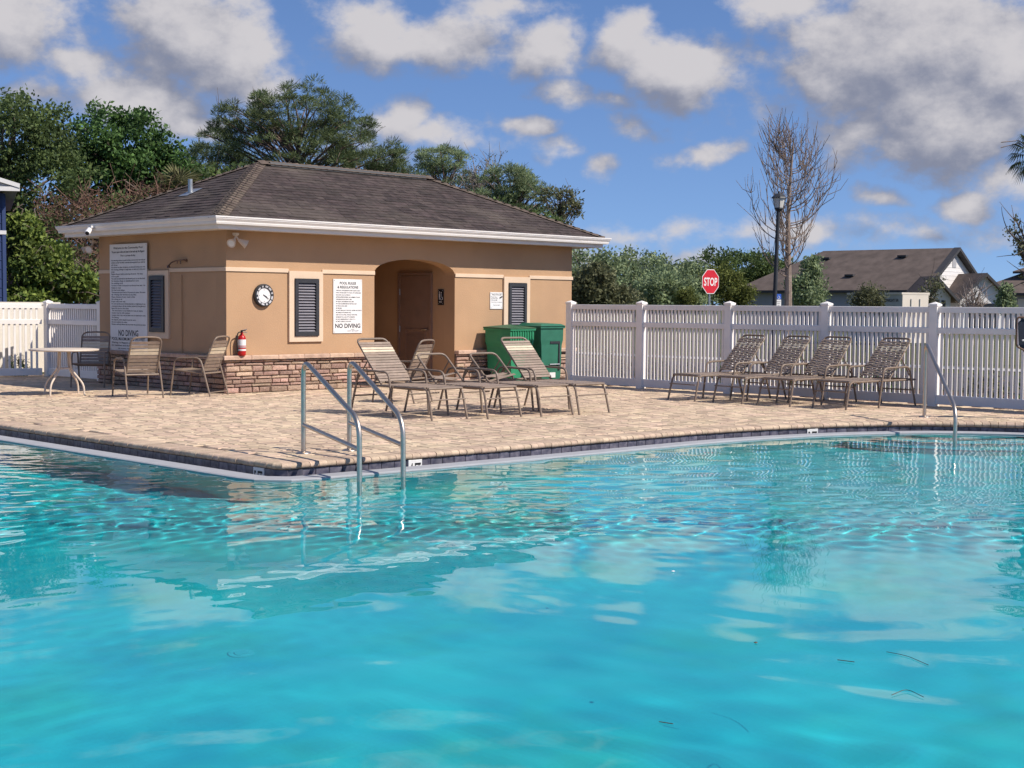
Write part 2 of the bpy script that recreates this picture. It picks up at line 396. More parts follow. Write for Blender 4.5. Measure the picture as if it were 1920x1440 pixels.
def sheet_with_hole(name, rect, z, hole, material):
    x0, y0, x1, y1 = rect
    outer = [Vector((x0, y0, z)), Vector((x1, y0, z)), Vector((x1, y1, z)), Vector((x0, y1, z))]
    inner = [Vector((p[0], p[1], z)) for p in hole]
    tri = tessellate_polygon([outer, inner]); vs_ = outer + inner
    me = bpy.data.meshes.new(name); me.from_pydata([tuple(v) for v in vs_], [], [tuple(t) for t in tri])
    import bmesh
    bm = bmesh.new(); bm.from_mesh(me)
    for f in bm.faces:
        if f.normal.z < 0: f.normal_flip()
    bm.to_mesh(me); bm.free(); me.materials.append(material)
    return link(name, me)

back_out = [(p.x + n.x * -.25, p.y + n.y * -.25) for p, (t, n) in zip(NOSE, NF)] + [(18.0, 3.0), (17.2, 1.5), (15.7, .75), (-3.25, .75), (-3.25, 19.25), (7.47, 19.25)]
ground = tag(sheet_with_hole('ground', (-900, -900, 900, 900), -.06, back_out, GRASS_M), kind='structure')
deck = tag(sheet_with_hole('deck', (-10, -8, 19.98, 27.6), -.012, back_out, SAND), kind='structure')

# pavers: rows along X, running bond, mixed lengths
def build_pavers():
    base = MB().cbox(-.5, .5, -.5, .5, -1, 0, .0).mesh('paver', PAVER)
    inner = [(p.x - n.x * .31, p.y - n.y * .31) for p, (t, n) in zip(NOSE, NF)]
    poly_c = inner + HID
    items = []
    y = 5.0; rnd = random.Random(3)
    while y < 27.5:
        w = rnd.choice((.15, .15, .225)); x = 7.2 + rnd.random() * .2
        while x < 19.9:
            l = rnd.choice((.15, .225, .225, .30)); cx, cy = x + l / 2, y + w / 2
            ok = not inside(cx, cy, poly_c) and not (13.12 < cx < 21.4 and 19.76 < cy < 23.8 and not (16.25 < cx < 18.2 and cy < 22.6))
            if ok and cx > 7.9: items.append((cx, cy, l - .011, w - .011, rnd.uniform(-.003, .0025)))
            x += l
        y += w
    def key(it):
        v = Vector((it[0], it[1], 0)) - CAM; d = v.dot(CF); px = 960 + F * v.dot(CR) / d
        return it[2] * it[3] / d ** 3 if -20 < px < 1940 else 0
    items.sort(key=key, reverse=True)
    ps = MB().cbox(-.5, .5, -.5, .5, -.03, 0, .006)
    shared = {}
    for it in items[:300]:
        k = (round(it[2], 3), round(it[3], 3))
        if k not in shared: shared[k] = MB().cbox(-k[0] / 2, k[0] / 2, -k[1] / 2, k[1] / 2, -.03, 0, .010).mesh('paver', PAVER)
        o = link('paver', shared[k], deck, (it[0], it[1], it[4])); o.rotation_euler = (rnd.uniform(-.006, .006), rnd.uniform(-.006, .006), 0)
    mb = MB()
    for it in items[300:]:
        mb.cbox(it[0] - it[2] / 2, it[0] + it[2] / 2, it[1] - it[3] / 2, it[1] + it[3] / 2, it[4] - .02, it[4], .010)
    me = bpy.data.meshes.new('paver_field'); me.from_pydata(mb.v, [], mb.f); me.materials.append(PAVER)
    tag(link('paver_field', me, deck), kind='stuff')
    # hidden rest of the deck behind the camera: plain paving sheet
    me = MB().box(-10, 17.5, -8, .6, -.03, -.002).mesh('paving', PAVER); link('paving', me, deck)
build_pavers()

# ------------------------------------------------------------------ pool basin
POOLF = mat('pool_plaster', (.25, .59, .66), .8, .05, 1.0, col2=(.62, .86, .80), detail=9, stain=((.58, .70, .48), 1.1, .6))
pool = link('pool_basin', None); tag(pool, kind='structure')
FLOOR_Z = -1.40
def strip(rows, name, material, parent, smooth=False):
    k = len(rows); n = len(rows[0]); vs_ = [tuple(p) for r_ in rows for p in r_]
    fs = [(i * n + j, i * n + j + 1, (i + 1) * n + j + 1, (i + 1) * n + j) for i in range(k - 1) for j in range(n - 1)]
    me = bpy.data.meshes.new(name); me.from_pydata(vs_, [], fs); me.materials.append(material)
    if smooth:
        for p in me.polygons: p.use_smooth = True
    return link(name, me, parent)
LIP_B, LIP_F, LIP_Z, WATER_Z = .13, .37, -.100, -.118
# pool shell: floor sheet and the walls below the lip
fm = MB(); 
floor_me = MB().add([(-3.2, .8, FLOOR_Z), (18.3, .8, FLOOR_Z), (18.3, 11.2, FLOOR_Z), (-3.2, 11.2, FLOOR_Z), (8.0, 11.2, FLOOR_Z), (8.0, 19.2, FLOOR_Z), (-3.2, 19.2, FLOOR_Z)],
                    [(0, 1, 2, 4, 3), (3, 4, 5, 6)]).mesh('pool_floor', POOLF)
pf = link('pool_floor', floor_me, pool); pf.cycles.is_caustics_receiver = True
pw = strip([offs(LIP_F - .004, WATER_Z - .03), offs(LIP_F - .004, FLOOR_Z)], 'pool_wall', POOLF, pool); pw.cycles.is_caustics_receiver = True
hid = [Vector((p[0], p[1], 0)) for p in [(NOSE[-1].x - LIP_F, NOSE[-1].y)] + [(17.3, 3.4), (16.6, 2.1), (15.4, 1.4), (-2.6, 1.4), (-2.6, 18.6), (7.35, 18.6)]]
pw2 = strip([[p + Vector((0, 0, .0)) for p in hid], [p + Vector((0, 0, FLOOR_Z)) for p in hid]], 'pool_wall', POOLF, pool); pw2.cycles.is_caustics_receiver = True
# rollout gutter: recessed trough behind a pale lip
lip = strip([offs(LIP_B, -.30), offs(LIP_B, LIP_Z - .008), offs(LIP_B + .012, LIP_Z), offs(LIP_F - .015, LIP_Z), offs(LIP_F, LIP_Z - .008), offs(LIP_F, WATER_Z - .05)], 'gutter_lip', PLASTER, pool)
strip([offs(-.045, -.24), offs(LIP_B + .02, -.24)], 'gutter_trough', PLASTER, pool)
strip([offs(-.050, -.002), offs(-.050, -.30)], 'gutter_back', MORTAR, pool)
# water line tiles
wt = MB().cbox(-.0735, .0735, -.0735, .0735, -.012, 0, .003).mesh('tile', TILE)
TP = resample(offs(-.030, -.135), .152); TF = frames(TP)
marks = {}
for i, p in enumerate(TP):
    if p.y > 18.9: continue
    t, n = TF[i]
    o = link('tile', wt, pool); z = Vector((0, 0, 1)); mm = Matrix((t, z, n)).transposed().to_4x4(); mm.translation = p; o.matrix_world = mm
# coping bricks with rounded nose
prof = [(.30, -.058), (.30, .002), (.035, .002), (.016, -.003), (.004, -.014), (.0, -.028), (.004, -.043), (.016, -.054), (.035, -.058)]
cm = MB().prism(prof, lambda p, e: (p[0] * -1, (-.047 if e == 0 else .047), p[1])).mesh('coping_brick', COPING, True)
CP = resample(offs(0, 0), .100); CFm = frames(CP)
stuffm = MB()
for i, p in enumerate(CP):
    t, n = CFm[i]; jit = random.uniform(-.004, .004)
    mm = Matrix((n, t, Vector((0, 0, 1)))).transposed().to_4x4(); mm.translation = p + n * jit + Vector((0, 0, random.uniform(-.002, .001)))
    if p.y < 18.95:
        o = link('coping_brick', cm, pool); o.matrix_world = mm
# hidden stretch of the coping, behind and beside the camera
hb = MB()
for a, b in zip(HID[:-1], HID[1:]):
    a, b = Vector((*a, 0)), Vector((*b, 0)); d = (b - a).normalized(); nn = Vector((d.y, -d.x, 0))
    hb.add([a - nn * .3, b - nn * .3, b, a, a - nn * .3 + Vector((0, 0, -.1)), b - nn * .3 + Vector((0, 0, -.1)), b + Vector((0, 0, -.1)), a + Vector((0, 0, -.1))], [(0, 1, 2, 3), (3, 2, 6, 7)])
hb.build('coping_run', COPING, pool)
# depth markers on the tile band
def marker(px, py, txt):
    best = min(range(len(NOSE)), key=lambda i: (Vector((gz(px, py, -.08).x, gz(px, py, -.08).y, 0)) - NOSE[i]).length)
    t, n = NF[best]; p = NOSE[best] - n * .016 + Vector((0, 0, -.135))
    mm = Matrix((t, Vector((0, 0, 1)), n)).transposed().to_4x4(); mm.translation = p
    o = link('depth_marker', MB().cbox(-.085, .085, -.0745, .0745, -.015, 0, .003).mesh('depth_marker', TILE_LT), pool); o.matrix_world = mm; o['label'] = 'white depth tile reading ' + txt
    tx = link('lettering', text_mesh([(txt, 0, -.055, .135, 'CENTER', .135)], BLACK, .035), o, (0, 0, .0015))
marker(440, 884, '5 FT'); marker(796, 868, '4 FT'); marker(1519, 806, '3 FT')
# curved entry steps in the far bay, dark tiled nosings
sc = Vector((17.25, 9.05, 0))
for k, (rr, zz) in enumerate(((.95, -.36), (1.40, -.62), (1.85, -.90))):
    arc = [sc + Vector((math.cos(a), math.sin(a), 0)) * rr for a in np.linspace(R(150), R(300), 40)]
    mb = MB(); top = [p + Vector((0, 0, zz)) for p in arc]; bot = [p + Vector((0, 0, FLOOR_Z)) for p in arc]
    n_ = len(arc); mb.add([tuple(sc + Vector((0, 0, zz)))] + [tuple(p) for p in top] + [tuple(p) for p in bot], [(0, i, i + 1) for i in range(1, n_)] + [(i, n_ + i, n_ + i + 1, i + 1) for i in range(1, n_)])
    st = mb.build('step', POOLF, pool); st.cycles.is_caustics_receiver = True
    nz = strip([[sc + (p - sc) * (1 - .055 / rr) + Vector((0, 0, zz + .004)) for p in arc], [sc + (p - sc) * (1 + .004 / rr) + Vector((0, 0, zz + .004)) for p in arc], [sc + (p - sc) * (1 + .004 / rr) + Vector((0, 0, zz - .05)) for p in arc]], 'step_nosing', TILE, st)
# floor return fitting
def refr_point(px, py, z):
    p = gz(px, py, WATER_Z); d = ray(px, py).normalized(); h = Vector((d.x, d.y, 0)); s1 = h.length; s2 = s1 / 1.33; c2 = math.sqrt(1 - s2 * s2)
    return p + h.normalized() * (s2 / c2 * (WATER_Z - z)) + Vector((0, 0, z - WATER_Z))
rf = refr_point(452, 1225, FLOOR_Z)
fit = link('floor_return', MB().lathe([(.075, 0), (.075, .006), (.065, .008), (.03, .008)], 20).mesh('floor_return', TILE_LT, True), pool, (rf.x, rf.y, FLOOR_Z + .002))
gr_ = link('grille', MB().lathe([(.045, .012), (.04, .018)], 16).mesh('grille', SIGNW), fit, (0, 0, -.004)); gr_.cycles.is_caustics_receiver = True

fit.cycles.is_caustics_receiver = True
# water: a rippled sheet of refracting water
def build_water():
    st = .042; xs = np.arange(-2.7, 17.9, st); ys = np.arange(1.3, 18.7, st)
    X, Y = np.meshgrid(xs, ys); Z = np.zeros_like(X); rg = np.random.default_rng(5)
    def patches(f, ph):
        a = np.zeros_like(X)
        for k in range(6):
            th = rg.uniform(0, 2 * np.pi); a += np.sin((X * np.cos(th) + Y * np.sin(th)) * f * rg.uniform(.6, 1.5) + rg.uniform(0, 6.28))
        return np.clip(.5 + a / 4.5, 0.05, 1.2)
    warp = .25 * np.sin(X * .9 + 1.3 * np.sin(Y * .5)) ; warp2 = .25 * np.sin(Y * .8 + 1.1 * np.sin(X * .6))
    Xw, Yw = X + warp, Y + warp2
    slope = dict(long=.0085, mid=.0160, short=.018)
    for lam0, lam1, n, key, pf_ in ((.9, 2.4, 14, 'long', .5), (.28, .65, 28, 'mid', .9), (.13, .27, 40, 'short', .7)):
        amp = patches(pf_, 0); z = np.zeros_like(X)
        for k in range(n):
            lam = rg.uniform(lam0, lam1); th = rg.normal(R(35), 1.0); kk = 2 * np.pi / lam
            z += np.sin((Xw * np.cos(th) + Yw * np.sin(th)) * kk + rg.uniform(0, 6.28)) / kk * slope[key] * math.sqrt(2 / n) * 1.4
        if key == 'short':
            # a livelier band across the middle of the pool, where the inlets stir it
            s = (X + Y) / math.sqrt(2); band = np.exp(-((s - 11.3) / .9) ** 2) + .7 * np.exp(-((s - 13.2) / 1.6) ** 2) * (Y > X + 2)
            amp = amp * .35 + 1.5 * band
        calm = np.clip(((X + Y) / math.sqrt(2) - 4.0) / 5.0, .62, 1.0)
        Z += z * amp * (calm if key != 'long' else 1)
    nx, ny = len(xs), len(ys); idx = np.arange(nx * ny).reshape(ny, nx)
    V = np.stack([X.ravel(), Y.ravel(), Z.ravel() + WATER_Z], 1)
    Fq = np.stack([idx[:-1, :-1].ravel(), idx[:-1, 1:].ravel(), idx[1:, 1:].ravel(), idx[1:, :-1].ravel()], 1)
    cx = V[Fq].mean(1)
    lipp = [(p.x, p.y) for p in offs(LIP_F - .12, 0)] + [(17.5, 3.3), (16.7, 2.0), (15.5, 1.3), (-2.7, 1.3), (-2.7, 18.7)]
    P = np.array(lipp); inside_ = np.zeros(len(cx), bool); j = len(P) - 1
    for i in range(len(P)):
        c = ((P[i, 1] > cx[:, 1]) != (P[j, 1] > cx[:, 1])) & (cx[:, 0] < (P[j, 0] - P[i, 0]) * (cx[:, 1] - P[i, 1]) / (P[j, 1] - P[i, 1] + 1e-12) + P[i, 0])
        inside_ ^= c; j = i
    Fq = Fq[inside_]; used = np.unique(Fq); rem = -np.ones(len(V), int); rem[used] = np.arange(len(used))
    mt = bpy.data.materials.new('pool_water'); mt.use_nodes = True; N, L = mt.node_tree.nodes, mt.node_tree.links; N.clear()
    o_ = N.new('ShaderNodeOutputMaterial'); fr = N.new('ShaderNodeFresnel'); fr.inputs[0].default_value = 1.333
    gl = N.new('ShaderNodeBsdfGlossy'); gl.inputs['Roughness'].default_value = 0; gl.inputs[0].default_value = (1, 1, 1, 1)
    rfb = N.new('ShaderNodeBsdfRefraction'); rfb.inputs['Roughness'].default_value = 0; rfb.inputs['IOR'].default_value = 1.333; rfb.inputs[0].default_value = (.21, .90, .965, 1)
    mx = N.new('ShaderNodeMixShader'); L.new(fr.outputs[0], mx.inputs[0]); L.new(rfb.outputs[0], mx.inputs[1]); L.new(gl.outputs[0], mx.inputs[2]); L.new(mx.outputs[0], o_.inputs[0])
    me = fast_mesh('water', V[used], rem[Fq], mt)
    me.polygons.foreach_set('use_smooth', np.ones(len(me.polygons), bool))
    w = tag(link('water', me), kind='structure'); w.cycles.is_caustics_caster = True
build_water()

# ------------------------------------------------------------------ bath house
X0, X1, Y0, Y1 = 13.14, 21.44, 19.74, 23.85          # outer wall faces
AX0, AX1 = 16.25, 18.20                              # arched passage
WALL_T = 2.72
house = thing('bath_house', (X0, Y0, 0), 'tan stucco pool bath house with stone base, arched entry and dark hip roof', 'building')
H0 = Vector((X0, Y0, 0))
def hb_(mb, name, material, parent=None, smooth=False):
    """build a mesh given in world coordinates as a part of the house (or of one of its parts, which all sit at the house's origin)"""
    mb.v = [(v[0] - X0, v[1] - Y0, v[2]) for v in mb.v]
    return mb.build(name, material, parent or house, smooth=smooth)
arch = [(AX0 + (AX1 - AX0) * (.5 - .5 * math.cos(math.pi * k / 20)), 2.03 + .27 * math.sin(math.pi * k / 20) ** .9) for k in range(21)]
outl = [(X0, 0), (AX0, 0)] + arch + [(AX1, 0), (X1, 0), (X1, WALL_T), (X0, WALL_T)]
mb = MB()
# front wall as clean pieces round the arch
mb.prism([(X0, 0), (AX0, 0), (AX0, WALL_T), (X0, WALL_T)], lambda p, e: (p[0], Y0 + .3 * e, p[1]))
mb.prism([(AX1, 0), (X1, 0), (X1, WALL_T), (AX1, WALL_T)], lambda p, e: (p[0], Y0 + .3 * e, p[1]))
for a, b in zip(arch[:-1], arch[1:]):
    mb.prism([(a[0], a[1]), (b[0], b[1]), (b[0], WALL_T), (a[0], WALL_T)], lambda p, e: (p[0], Y0 + .3 * e, p[1]))
import bmesh
def weld(me):
    bm = bmesh.new(); bm.from_mesh(me); bmesh.ops.remove_doubles(bm, verts=bm.verts, dist=1e-4)
    # drop the interior faces left between welded pieces
    seen = {}
    for f in list(bm.faces):
        k = tuple(sorted(v.index for v in f.verts)); seen.setdefault(k, []).append(f)
    bmesh.ops.delete(bm, geom=[f for fs in seen.values() if len(fs) > 1 for f in fs], context='FACES')
    bmesh.ops.recalc_face_normals(bm, faces=bm.faces); bm.to_mesh(me); bm.free()
fw = hb_(mb, 'front_wall', STUCCO); weld(fw.data)
hb_(MB().box(X0, X0 + .25, Y0 + .3, Y1, 0, WALL_T), 'side_wall', STUCCO)
hb_(MB().box(X1 - .25, X1, Y0 + .3, Y1, 0, WALL_T), 'side_wall', STUCCO)
hb_(MB().box(X0 + .25, X1 - .25, Y1 - .25, Y1, 0, WALL_T), 'back_wall', STUCCO)
hb_(MB().box(AX1, AX1 + .15, Y0 + .3, Y1 - .8, 0, 2.5), 'passage_wall', STUCCO)
hb_(MB().box(AX0 - .15, AX0, Y0 + .3, Y1 - .8, 0, 2.5), 'passage_wall', STUCCO)
hb_(MB().box(AX0, AX1, Y1 - 1.0, Y1 - .8, 0, 2.5), 'passage_wall', STUCCO)
hb_(MB().box(AX0 - .15, AX1 + .15, Y0 + .3, Y1 - .8, 2.5, 2.6), 'passage_ceiling', STUCCO)
# trim band on both faces
for a, b in ((X0 - .02, 14.37), (15.08, AX0), (AX1, 19.47), (20.19, X1 + .02)):
    hb_(MB().cbox(a, b, Y0 - .02, Y0 + .01, 2.00, 2.065, .004), 'trim_band', TRIM)
hb_(MB().cbox(X0 - .02, X0 + .01, Y0 + .012, 21.44, 2.00, 2.065, .004), 'trim_band', TRIM)
hb_(MB().cbox(X0 - .02, X0 + .01, 22.11, Y1, 2.00, 2.065, .004), 'trim_band', TRIM)
# louvred vents with a flat cream surround: (axis, a0, a1, z0, z1 of surround; shutter a0, a1, z0, z1)
def vent(axis, a0, a1, z0, z1, s0, s1, sz0, sz1):
    def P(a, d, z): return (a, Y0 - d, z) if axis == 'x' else (X0 - d, a, z)
    def bx(m, a, b, d0, d1, z, w):
        pts = [P(a, d0, z), P(b, d0, z), P(b, d1, z), P(a, d1, z), P(a, d0, w), P(b, d0, w), P(b, d1, w), P(a, d1, w)]
        return m.add(pts, [(0, 3, 2, 1), (4, 5, 6, 7), (0, 1, 5, 4), (1, 2, 6, 5), (2, 3, 7, 6), (3, 0, 4, 7)])
    mb = MB(); bx(mb, a0, s0 - .005, -.01, .04, z0, z1); bx(mb, s1 + .005, a1, -.01, .04, z0, z1); bx(mb, s0 - .005, s1 + .005, -.01, .04, z0, sz0 - .005); bx(mb, s0 - .005, s1 + .005, -.01, .04, sz1 + .005, z1)
    win = hb_(mb, 'louvred_vent', TRIM)
    mb = MB(); fr = .065
    bx(mb, s0, s0 + fr, .0, .065, sz0, sz1); bx(mb, s1 - fr, s1, .0, .065, sz0, sz1); bx(mb, s0 + fr, s1 - fr, .0, .065, sz0, sz0 + .07); bx(mb, s0 + fr, s1 - fr, .0, .065, sz1 - .07, sz1)
    hb_(mb, 'shutter_frame', LOUVER, win)
    n = 17; h = (sz1 - sz0 - .14) / n
    for k in range(n):
        z = sz0 + .07 + h * k; m_ = MB()
        q = [P(s0 + fr, .052, z + .004), P(s1 - fr, .052, z + .004), P(s1 - fr, .008, z + h * .95), P(s0 + fr, .008, z + h * .95),
             P(s0 + fr, .046, z), P(s1 - fr, .046, z), P(s1 - fr, .002, z + h * .87), P(s0 + fr, .002, z + h * .87)]
        m_.add(q, [(0, 1, 2, 3), (4, 7, 6, 5), (0, 4, 5, 1), (1, 5, 6, 2), (2, 6, 7, 3), (3, 7, 4, 0)])
        hb_(m_, 'slat', SLAT, win)
SLAT = mat('louver_slat', (.21, .20, .22), .35, .1, 8)
vent('x', 14.37, 15.08, .83, 2.03, 14.48, 14.98, .93, 1.90)
vent('x', 19.47, 20.19, .83, 2.03, 19.59, 20.08, .93, 1.91)
vent('y', 21.44, 22.11, .86, 2.03, 21.56, 22.04, .97, 1.94)
# stone veneer
def veneer():
    rnd = random.Random(9)
    variants = []
    for k in range(10):
        m_ = MB(); r2 = random.Random(k)
        j = lambda s=.06: r2.uniform(-s, s)
        front = [(-.5 + .05 + j(.03), -.5 - .0 + j(.1), -.5 + .1 + j(.05)), (.5 - .05 + j(.03), -.5 + j(.1), -.5 + .1 + j(.05)), (.5 - .05 + j(.03), -.5 + j(.1), .5 - .1 + j(.05)), (-.5 + .05 + j(.03), -.5 + j(.1), .5 - .1 + j(.05)), (j(.2), -.62 + j(.1), j(.2))]
        edge = [(-.5, -.1, -.5), (.5, -.1, -.5), (.5, -.1, .5), (-.5, -.1, .5)]; backv = [(-.5, .5, -.5), (.5, .5, -.5), (.5, .5, .5), (-.5, .5, .5)]
        fs = [(0, 1, 4), (1, 2, 4), (2, 3, 4), (3, 0, 4)]
        for i in range(4):
            q = (i + 1) % 4; fs += [(5 + i, 5 + q, q, i), (9 + i, 9 + q, 5 + q, 5 + i)]
        variants.append(m_.add(front + edge + backv, fs).mesh('stone', STONE))
    base = hb_(MB().box(X0 - .03, AX0, Y0 - .03, Y0 - .001, 0, .55), 'stone_base', MORTAR)
    hb_(MB().box(AX1, X1 + .03, Y0 - .03, Y0 - .001, 0, .55), 'stone_base', MORTAR); hb_(MB().box(X0 - .03, X0 - .001, Y0 - .0005, Y1, 0, .55), 'stone_base', MORTAR)
    def wall(a0, a1, fn, rot):
        z = .0
        while z < .54:
            h = rnd.choice((.05, .075, .075, .10)); h = min(h, .55 - z)
            if .55 - z - h < .035: h = .55 - z
            a = a0
            while a < a1 - .01:
                l = rnd.uniform(.13, .36) * (1.15 if h < .07 else 1)
                if a1 - a - l < .1: l = a1 - a
                o = link('stone', rnd.choice(variants), base); x, y = fn(a + l / 2)
                o.location = (x - X0, y - Y0, z + h / 2); o.rotation_euler = (rnd.uniform(-.01, .01), rnd.uniform(-.012, .012), rot)
                o.scale = (l - .012, rnd.uniform(.05, .075), h - .012)
                a += l
            z += h
    wall(X0 - .06, AX0, lambda a: (a, Y0 - .03), 0)
    wall(AX1, X1 + .05, lambda a: (a, Y0 - .03), 0)
    wall(Y0 + .01, Y1, lambda a: (X0 - .03, a), R(-90))
    for (a0, a1, ax) in ((X0 - .12, AX0, 'x'), (AX1, X1 + .1, 'x'), (Y0 - .005, Y1, 'y')):
        n = max(1, round((a1 - a0) / .52)); l = (a1 - a0) / n
        for k in range(n):
            a, b = a0 + l * k + .004, a0 + l * (k + 1) - .004
            m_ = MB()
            if ax == 'x': m_.cbox(a, b, Y0 - .115, Y0 + .005, .552, .62, .014)
            else: m_.cbox(X0 - .115, X0 + .005, a, b, .552, .62, .014)
            hb_(m_, 'ledge_stone', STONE_CAP, base)
veneer()
# roof: hip, eaves at 0.58 m, shingles course by course
OV = .465; EX0, EX1, EY0, EY1 = X0 - OV, X1 + OV, Y0 - OV, Y1 + OV
EZ, HALF = 2.85, (EY1 - EY0) / 2; PIT = (4.02 - EZ) / HALF; RZ = EZ + PIT * HALF; RY = (EY0 + EY1) / 2; RX0, RX1 = EX0 + HALF, EX1 - HALF
mb = MB(); th = .05
mb.add([(EX0, EY0, EZ), (EX1, EY0, EZ), (EX1, EY1, EZ), (EX0, EY1, EZ), (RX0, RY, RZ), (RX1, RY, RZ), (EX0, EY0, EZ - th), (EX1, EY0, EZ - th), (EX1, EY1, EZ - th), (EX0, EY1, EZ - th)],
       [(0, 1, 5, 4), (1, 2, 5), (2, 3, 4, 5), (3, 0, 4), (0, 6, 7, 1), (1, 7, 8, 2), (2, 8, 9, 3), (3, 9, 6, 0), (6, 9, 8, 7)])
roof = hb_(mb, 'roof', SHINGLE)
def shingles():
    rnd = random.Random(21); items = []
    nc = 20; SL = math.hypot(HALF, PIT * HALF); cs = SL / nc; ang = math.atan(PIT)
    # each slope: origin corner, along direction, up-slope horizontal direction, base length
    slopes = [(Vector((EX0, EY0, EZ)), Vector((1, 0, 0)), Vector((0, 1, 0)), EX1 - EX0), (Vector((EX0, EY1, EZ)), Vector((0, -1, 0)), Vector((1, 0, 0)), EY1 - EY0),
              (Vector((EX1, EY0, EZ)), Vector((0, 1, 0)), Vector((-1, 0, 0)), EY1 - EY0), (Vector((EX1, EY1, EZ)), Vector((-1, 0, 0)), Vector((0, -1, 0)), EX1 - EX0)]
    for si, (o, al, upd, bl) in enumerate(slopes):
        u = (upd * math.cos(ang) + Vector((0, 0, math.sin(ang)))); n = al.cross(u).normalized()
        if n.z < 0: n = -n
        for c in range(nc):
            h0 = c * cs * math.cos(ang); a0, a1 = h0 + .0, bl - h0
            a = a0 - rnd.uniform(0, .25)
            while a < a1:
                l = rnd.choice((.17, .24, .30, .33)); s0, s1 = max(a, a0), min(a + l, a1)
                if s1 - s0 > .03:
                    lift = rnd.uniform(.008, .017)
                    items.append((o + upd * 0 + u * (c * cs), al, u, n, s0, s1, cs * 1.04, lift, si))
                a += l + .004
    def geom(it):
        p, al, u, n, s0, s1, h, lift, si = it
        f = lambda a, b, c: p + al * a + u * b + n * c
        return [f(s0, -.004, .002), f(s1, -.004, .002), f(s1, h, .001), f(s0, h, .001), f(s0, -.004, lift), f(s1, -.004, lift), f(s1, h, .004), f(s0, h, .004)]
    FS = [(4, 5, 6, 7), (0, 1, 5, 4), (1, 2, 6, 5), (3, 0, 4, 7)]
    def key(it):
        q = it[0] + it[1] * ((it[4] + it[5]) / 2) - CAM; return (it[8] in (0, 1), -q.length * (1 if it[8] < 2 else 2))
    items.sort(key=key, reverse=True)
    for it in items[:300]:
        g = geom(it); c = g[0]; m_ = MB().add([q - c for q in g], FS); me = bpy.data.meshes.new('shingle'); me.from_pydata(m_.v, [], m_.f); me.materials.append(SHINGLE)
        link('shingle', me, roof, c - H0)
    m_ = MB()
    for it in items[300:]: m_.add([q - H0 for q in geom(it)], FS)
    me = bpy.data.meshes.new('shingle_field'); me.from_pydata(m_.v, [], m_.f); me.materials.append(SHINGLE); tag(link('shingle_field', me, roof), kind='stuff')
    # hip and ridge caps
    def caps(a, b, w, step, name='hip_cap', mt=SHINGLE_CAP, dz=.020):
        d = b - a; n_ = int(d.length / step); t = d.normalized(); side = t.cross(Vector((0, 0, 1))).normalized()
        drop = .27 * w if abs(t.z) > .05 else PIT * w
        m2 = MB().add([(-.01, -w, -drop + .008), (-.01, 0, .022), (-.01, w, -drop + .008), (step * 1.05, -w, -drop), (step * 1.05, 0, .008), (step * 1.05, w, -drop), (-.01, -w, -drop - .004), (-.01, 0, .006), (-.01, w, -drop - .004)],
                      [(0, 1, 4, 3), (1, 2, 5, 4), (0, 6, 7, 1), (1, 7, 8, 2)])
        me = bpy.data.meshes.new(name); me.from_pydata(m2.v, [], m2.f); me.materials.append(mt)
        for k in range(n_ + 1):
            o = link(name, me, roof); up = side.cross(t)
            if up.z < 0: side = -side; up = side.cross(t)
            mm = Matrix((t, -side, up)).transposed().to_4x4(); mm.translation = a + t * step * k - H0 + Vector((0, 0, dz)); o.matrix_local = mm
    A = lambda x, y, z: Vector((x, y, z))
    caps(A(EX0, EY0, EZ), A(RX0, RY, RZ), .15, .135); caps(A(EX1, EY0, EZ), A(RX1, RY, RZ), .13, .135); caps(A(EX0, EY1, EZ), A(RX0, RY, RZ), .13, .135)
    caps(A(RX1, RY, RZ), A(RX0, RY, RZ), .14, .15, 'ridge_cap', SHINGLE_CAP, .055)
    rv = MB().prism([(-.13, -.02), (.13, -.02), (.10, .052), (0, .062), (-.10, .052)], lambda p, e: (RX0 + .2 + (RX1 - RX0 - .4) * e - X0, RY + p[0] - Y0, RZ + p[1] - .01))
    rv.build('ridge_vent', LOUVER, roof)
shingles()
# vent stack on the left slope
vp = onX(357, 362, X0 + .75); vz = EZ + PIT * (vp.x - EX0)
hb_(MB().lathe([(.042, 0), (.042, .28), (.034, .28)], 14, (vp.x, vp.y, vz - .03)), 'vent_pipe', GALV, roof, True)
hb_(MB().add([(vp.x - .16, vp.y - .15, vz - PIT * .16 + .022), (vp.x + .16, vp.y - .15, vz + PIT * .16 + .022), (vp.x + .16, vp.y + .15, vz + PIT * .16 + .022), (vp.x - .16, vp.y + .15, vz - PIT * .16 + .022)], [(0, 1, 2, 3)]), 'vent_flashing', GALV, roof)
# fascia, soffit and K-profile gutter on all sides
fz0, fz1 = 2.655, 2.835
hb_(MB().box(EX0 + .02, EX1 - .02, EY0 + .02, EY0 + .045, fz0, fz1).box(EX0 + .02, EX1 - .02, EY1 - .045, EY1 - .02, fz0, fz1)
    .box(EX0 + .02, EX0 + .045, EY0 + .045, EY1 - .045, fz0, fz1).box(EX1 - .045, EX1 - .02, EY0 + .045, EY1 - .045, fz0, fz1), 'fascia', WHITE_METAL, roof)
hb_(MB().box(EX0 + .045, EX1 - .045, EY0 + .045, EY1 - .045, fz0 + .012, fz0 + .03), 'soffit', WHITE_METAL, roof)
gp = [(0, 0), (.075, 0), (.085, .03), (.085, .045), (.112, .085), (.112, .10), (.122, .104), (.122, .125), (.108, .125), (.108, .112), (.02, .112), (.0, .125)]
def gutter(p0, p1, out, name='gutter'):
    d = (p1 - p0).normalized(); L_ = (p1 - p0).length; m_ = MB()
    m_.prism(gp, lambda p, e: tuple((p0 if e == 0 else p1) + out * p[0] + d * (p[0] if e else -p[0]) + Vector((0, 0, p[1]))))
    hb_(m_, name, WHITE_METAL, roof)
gz0 = 2.728
e = .018
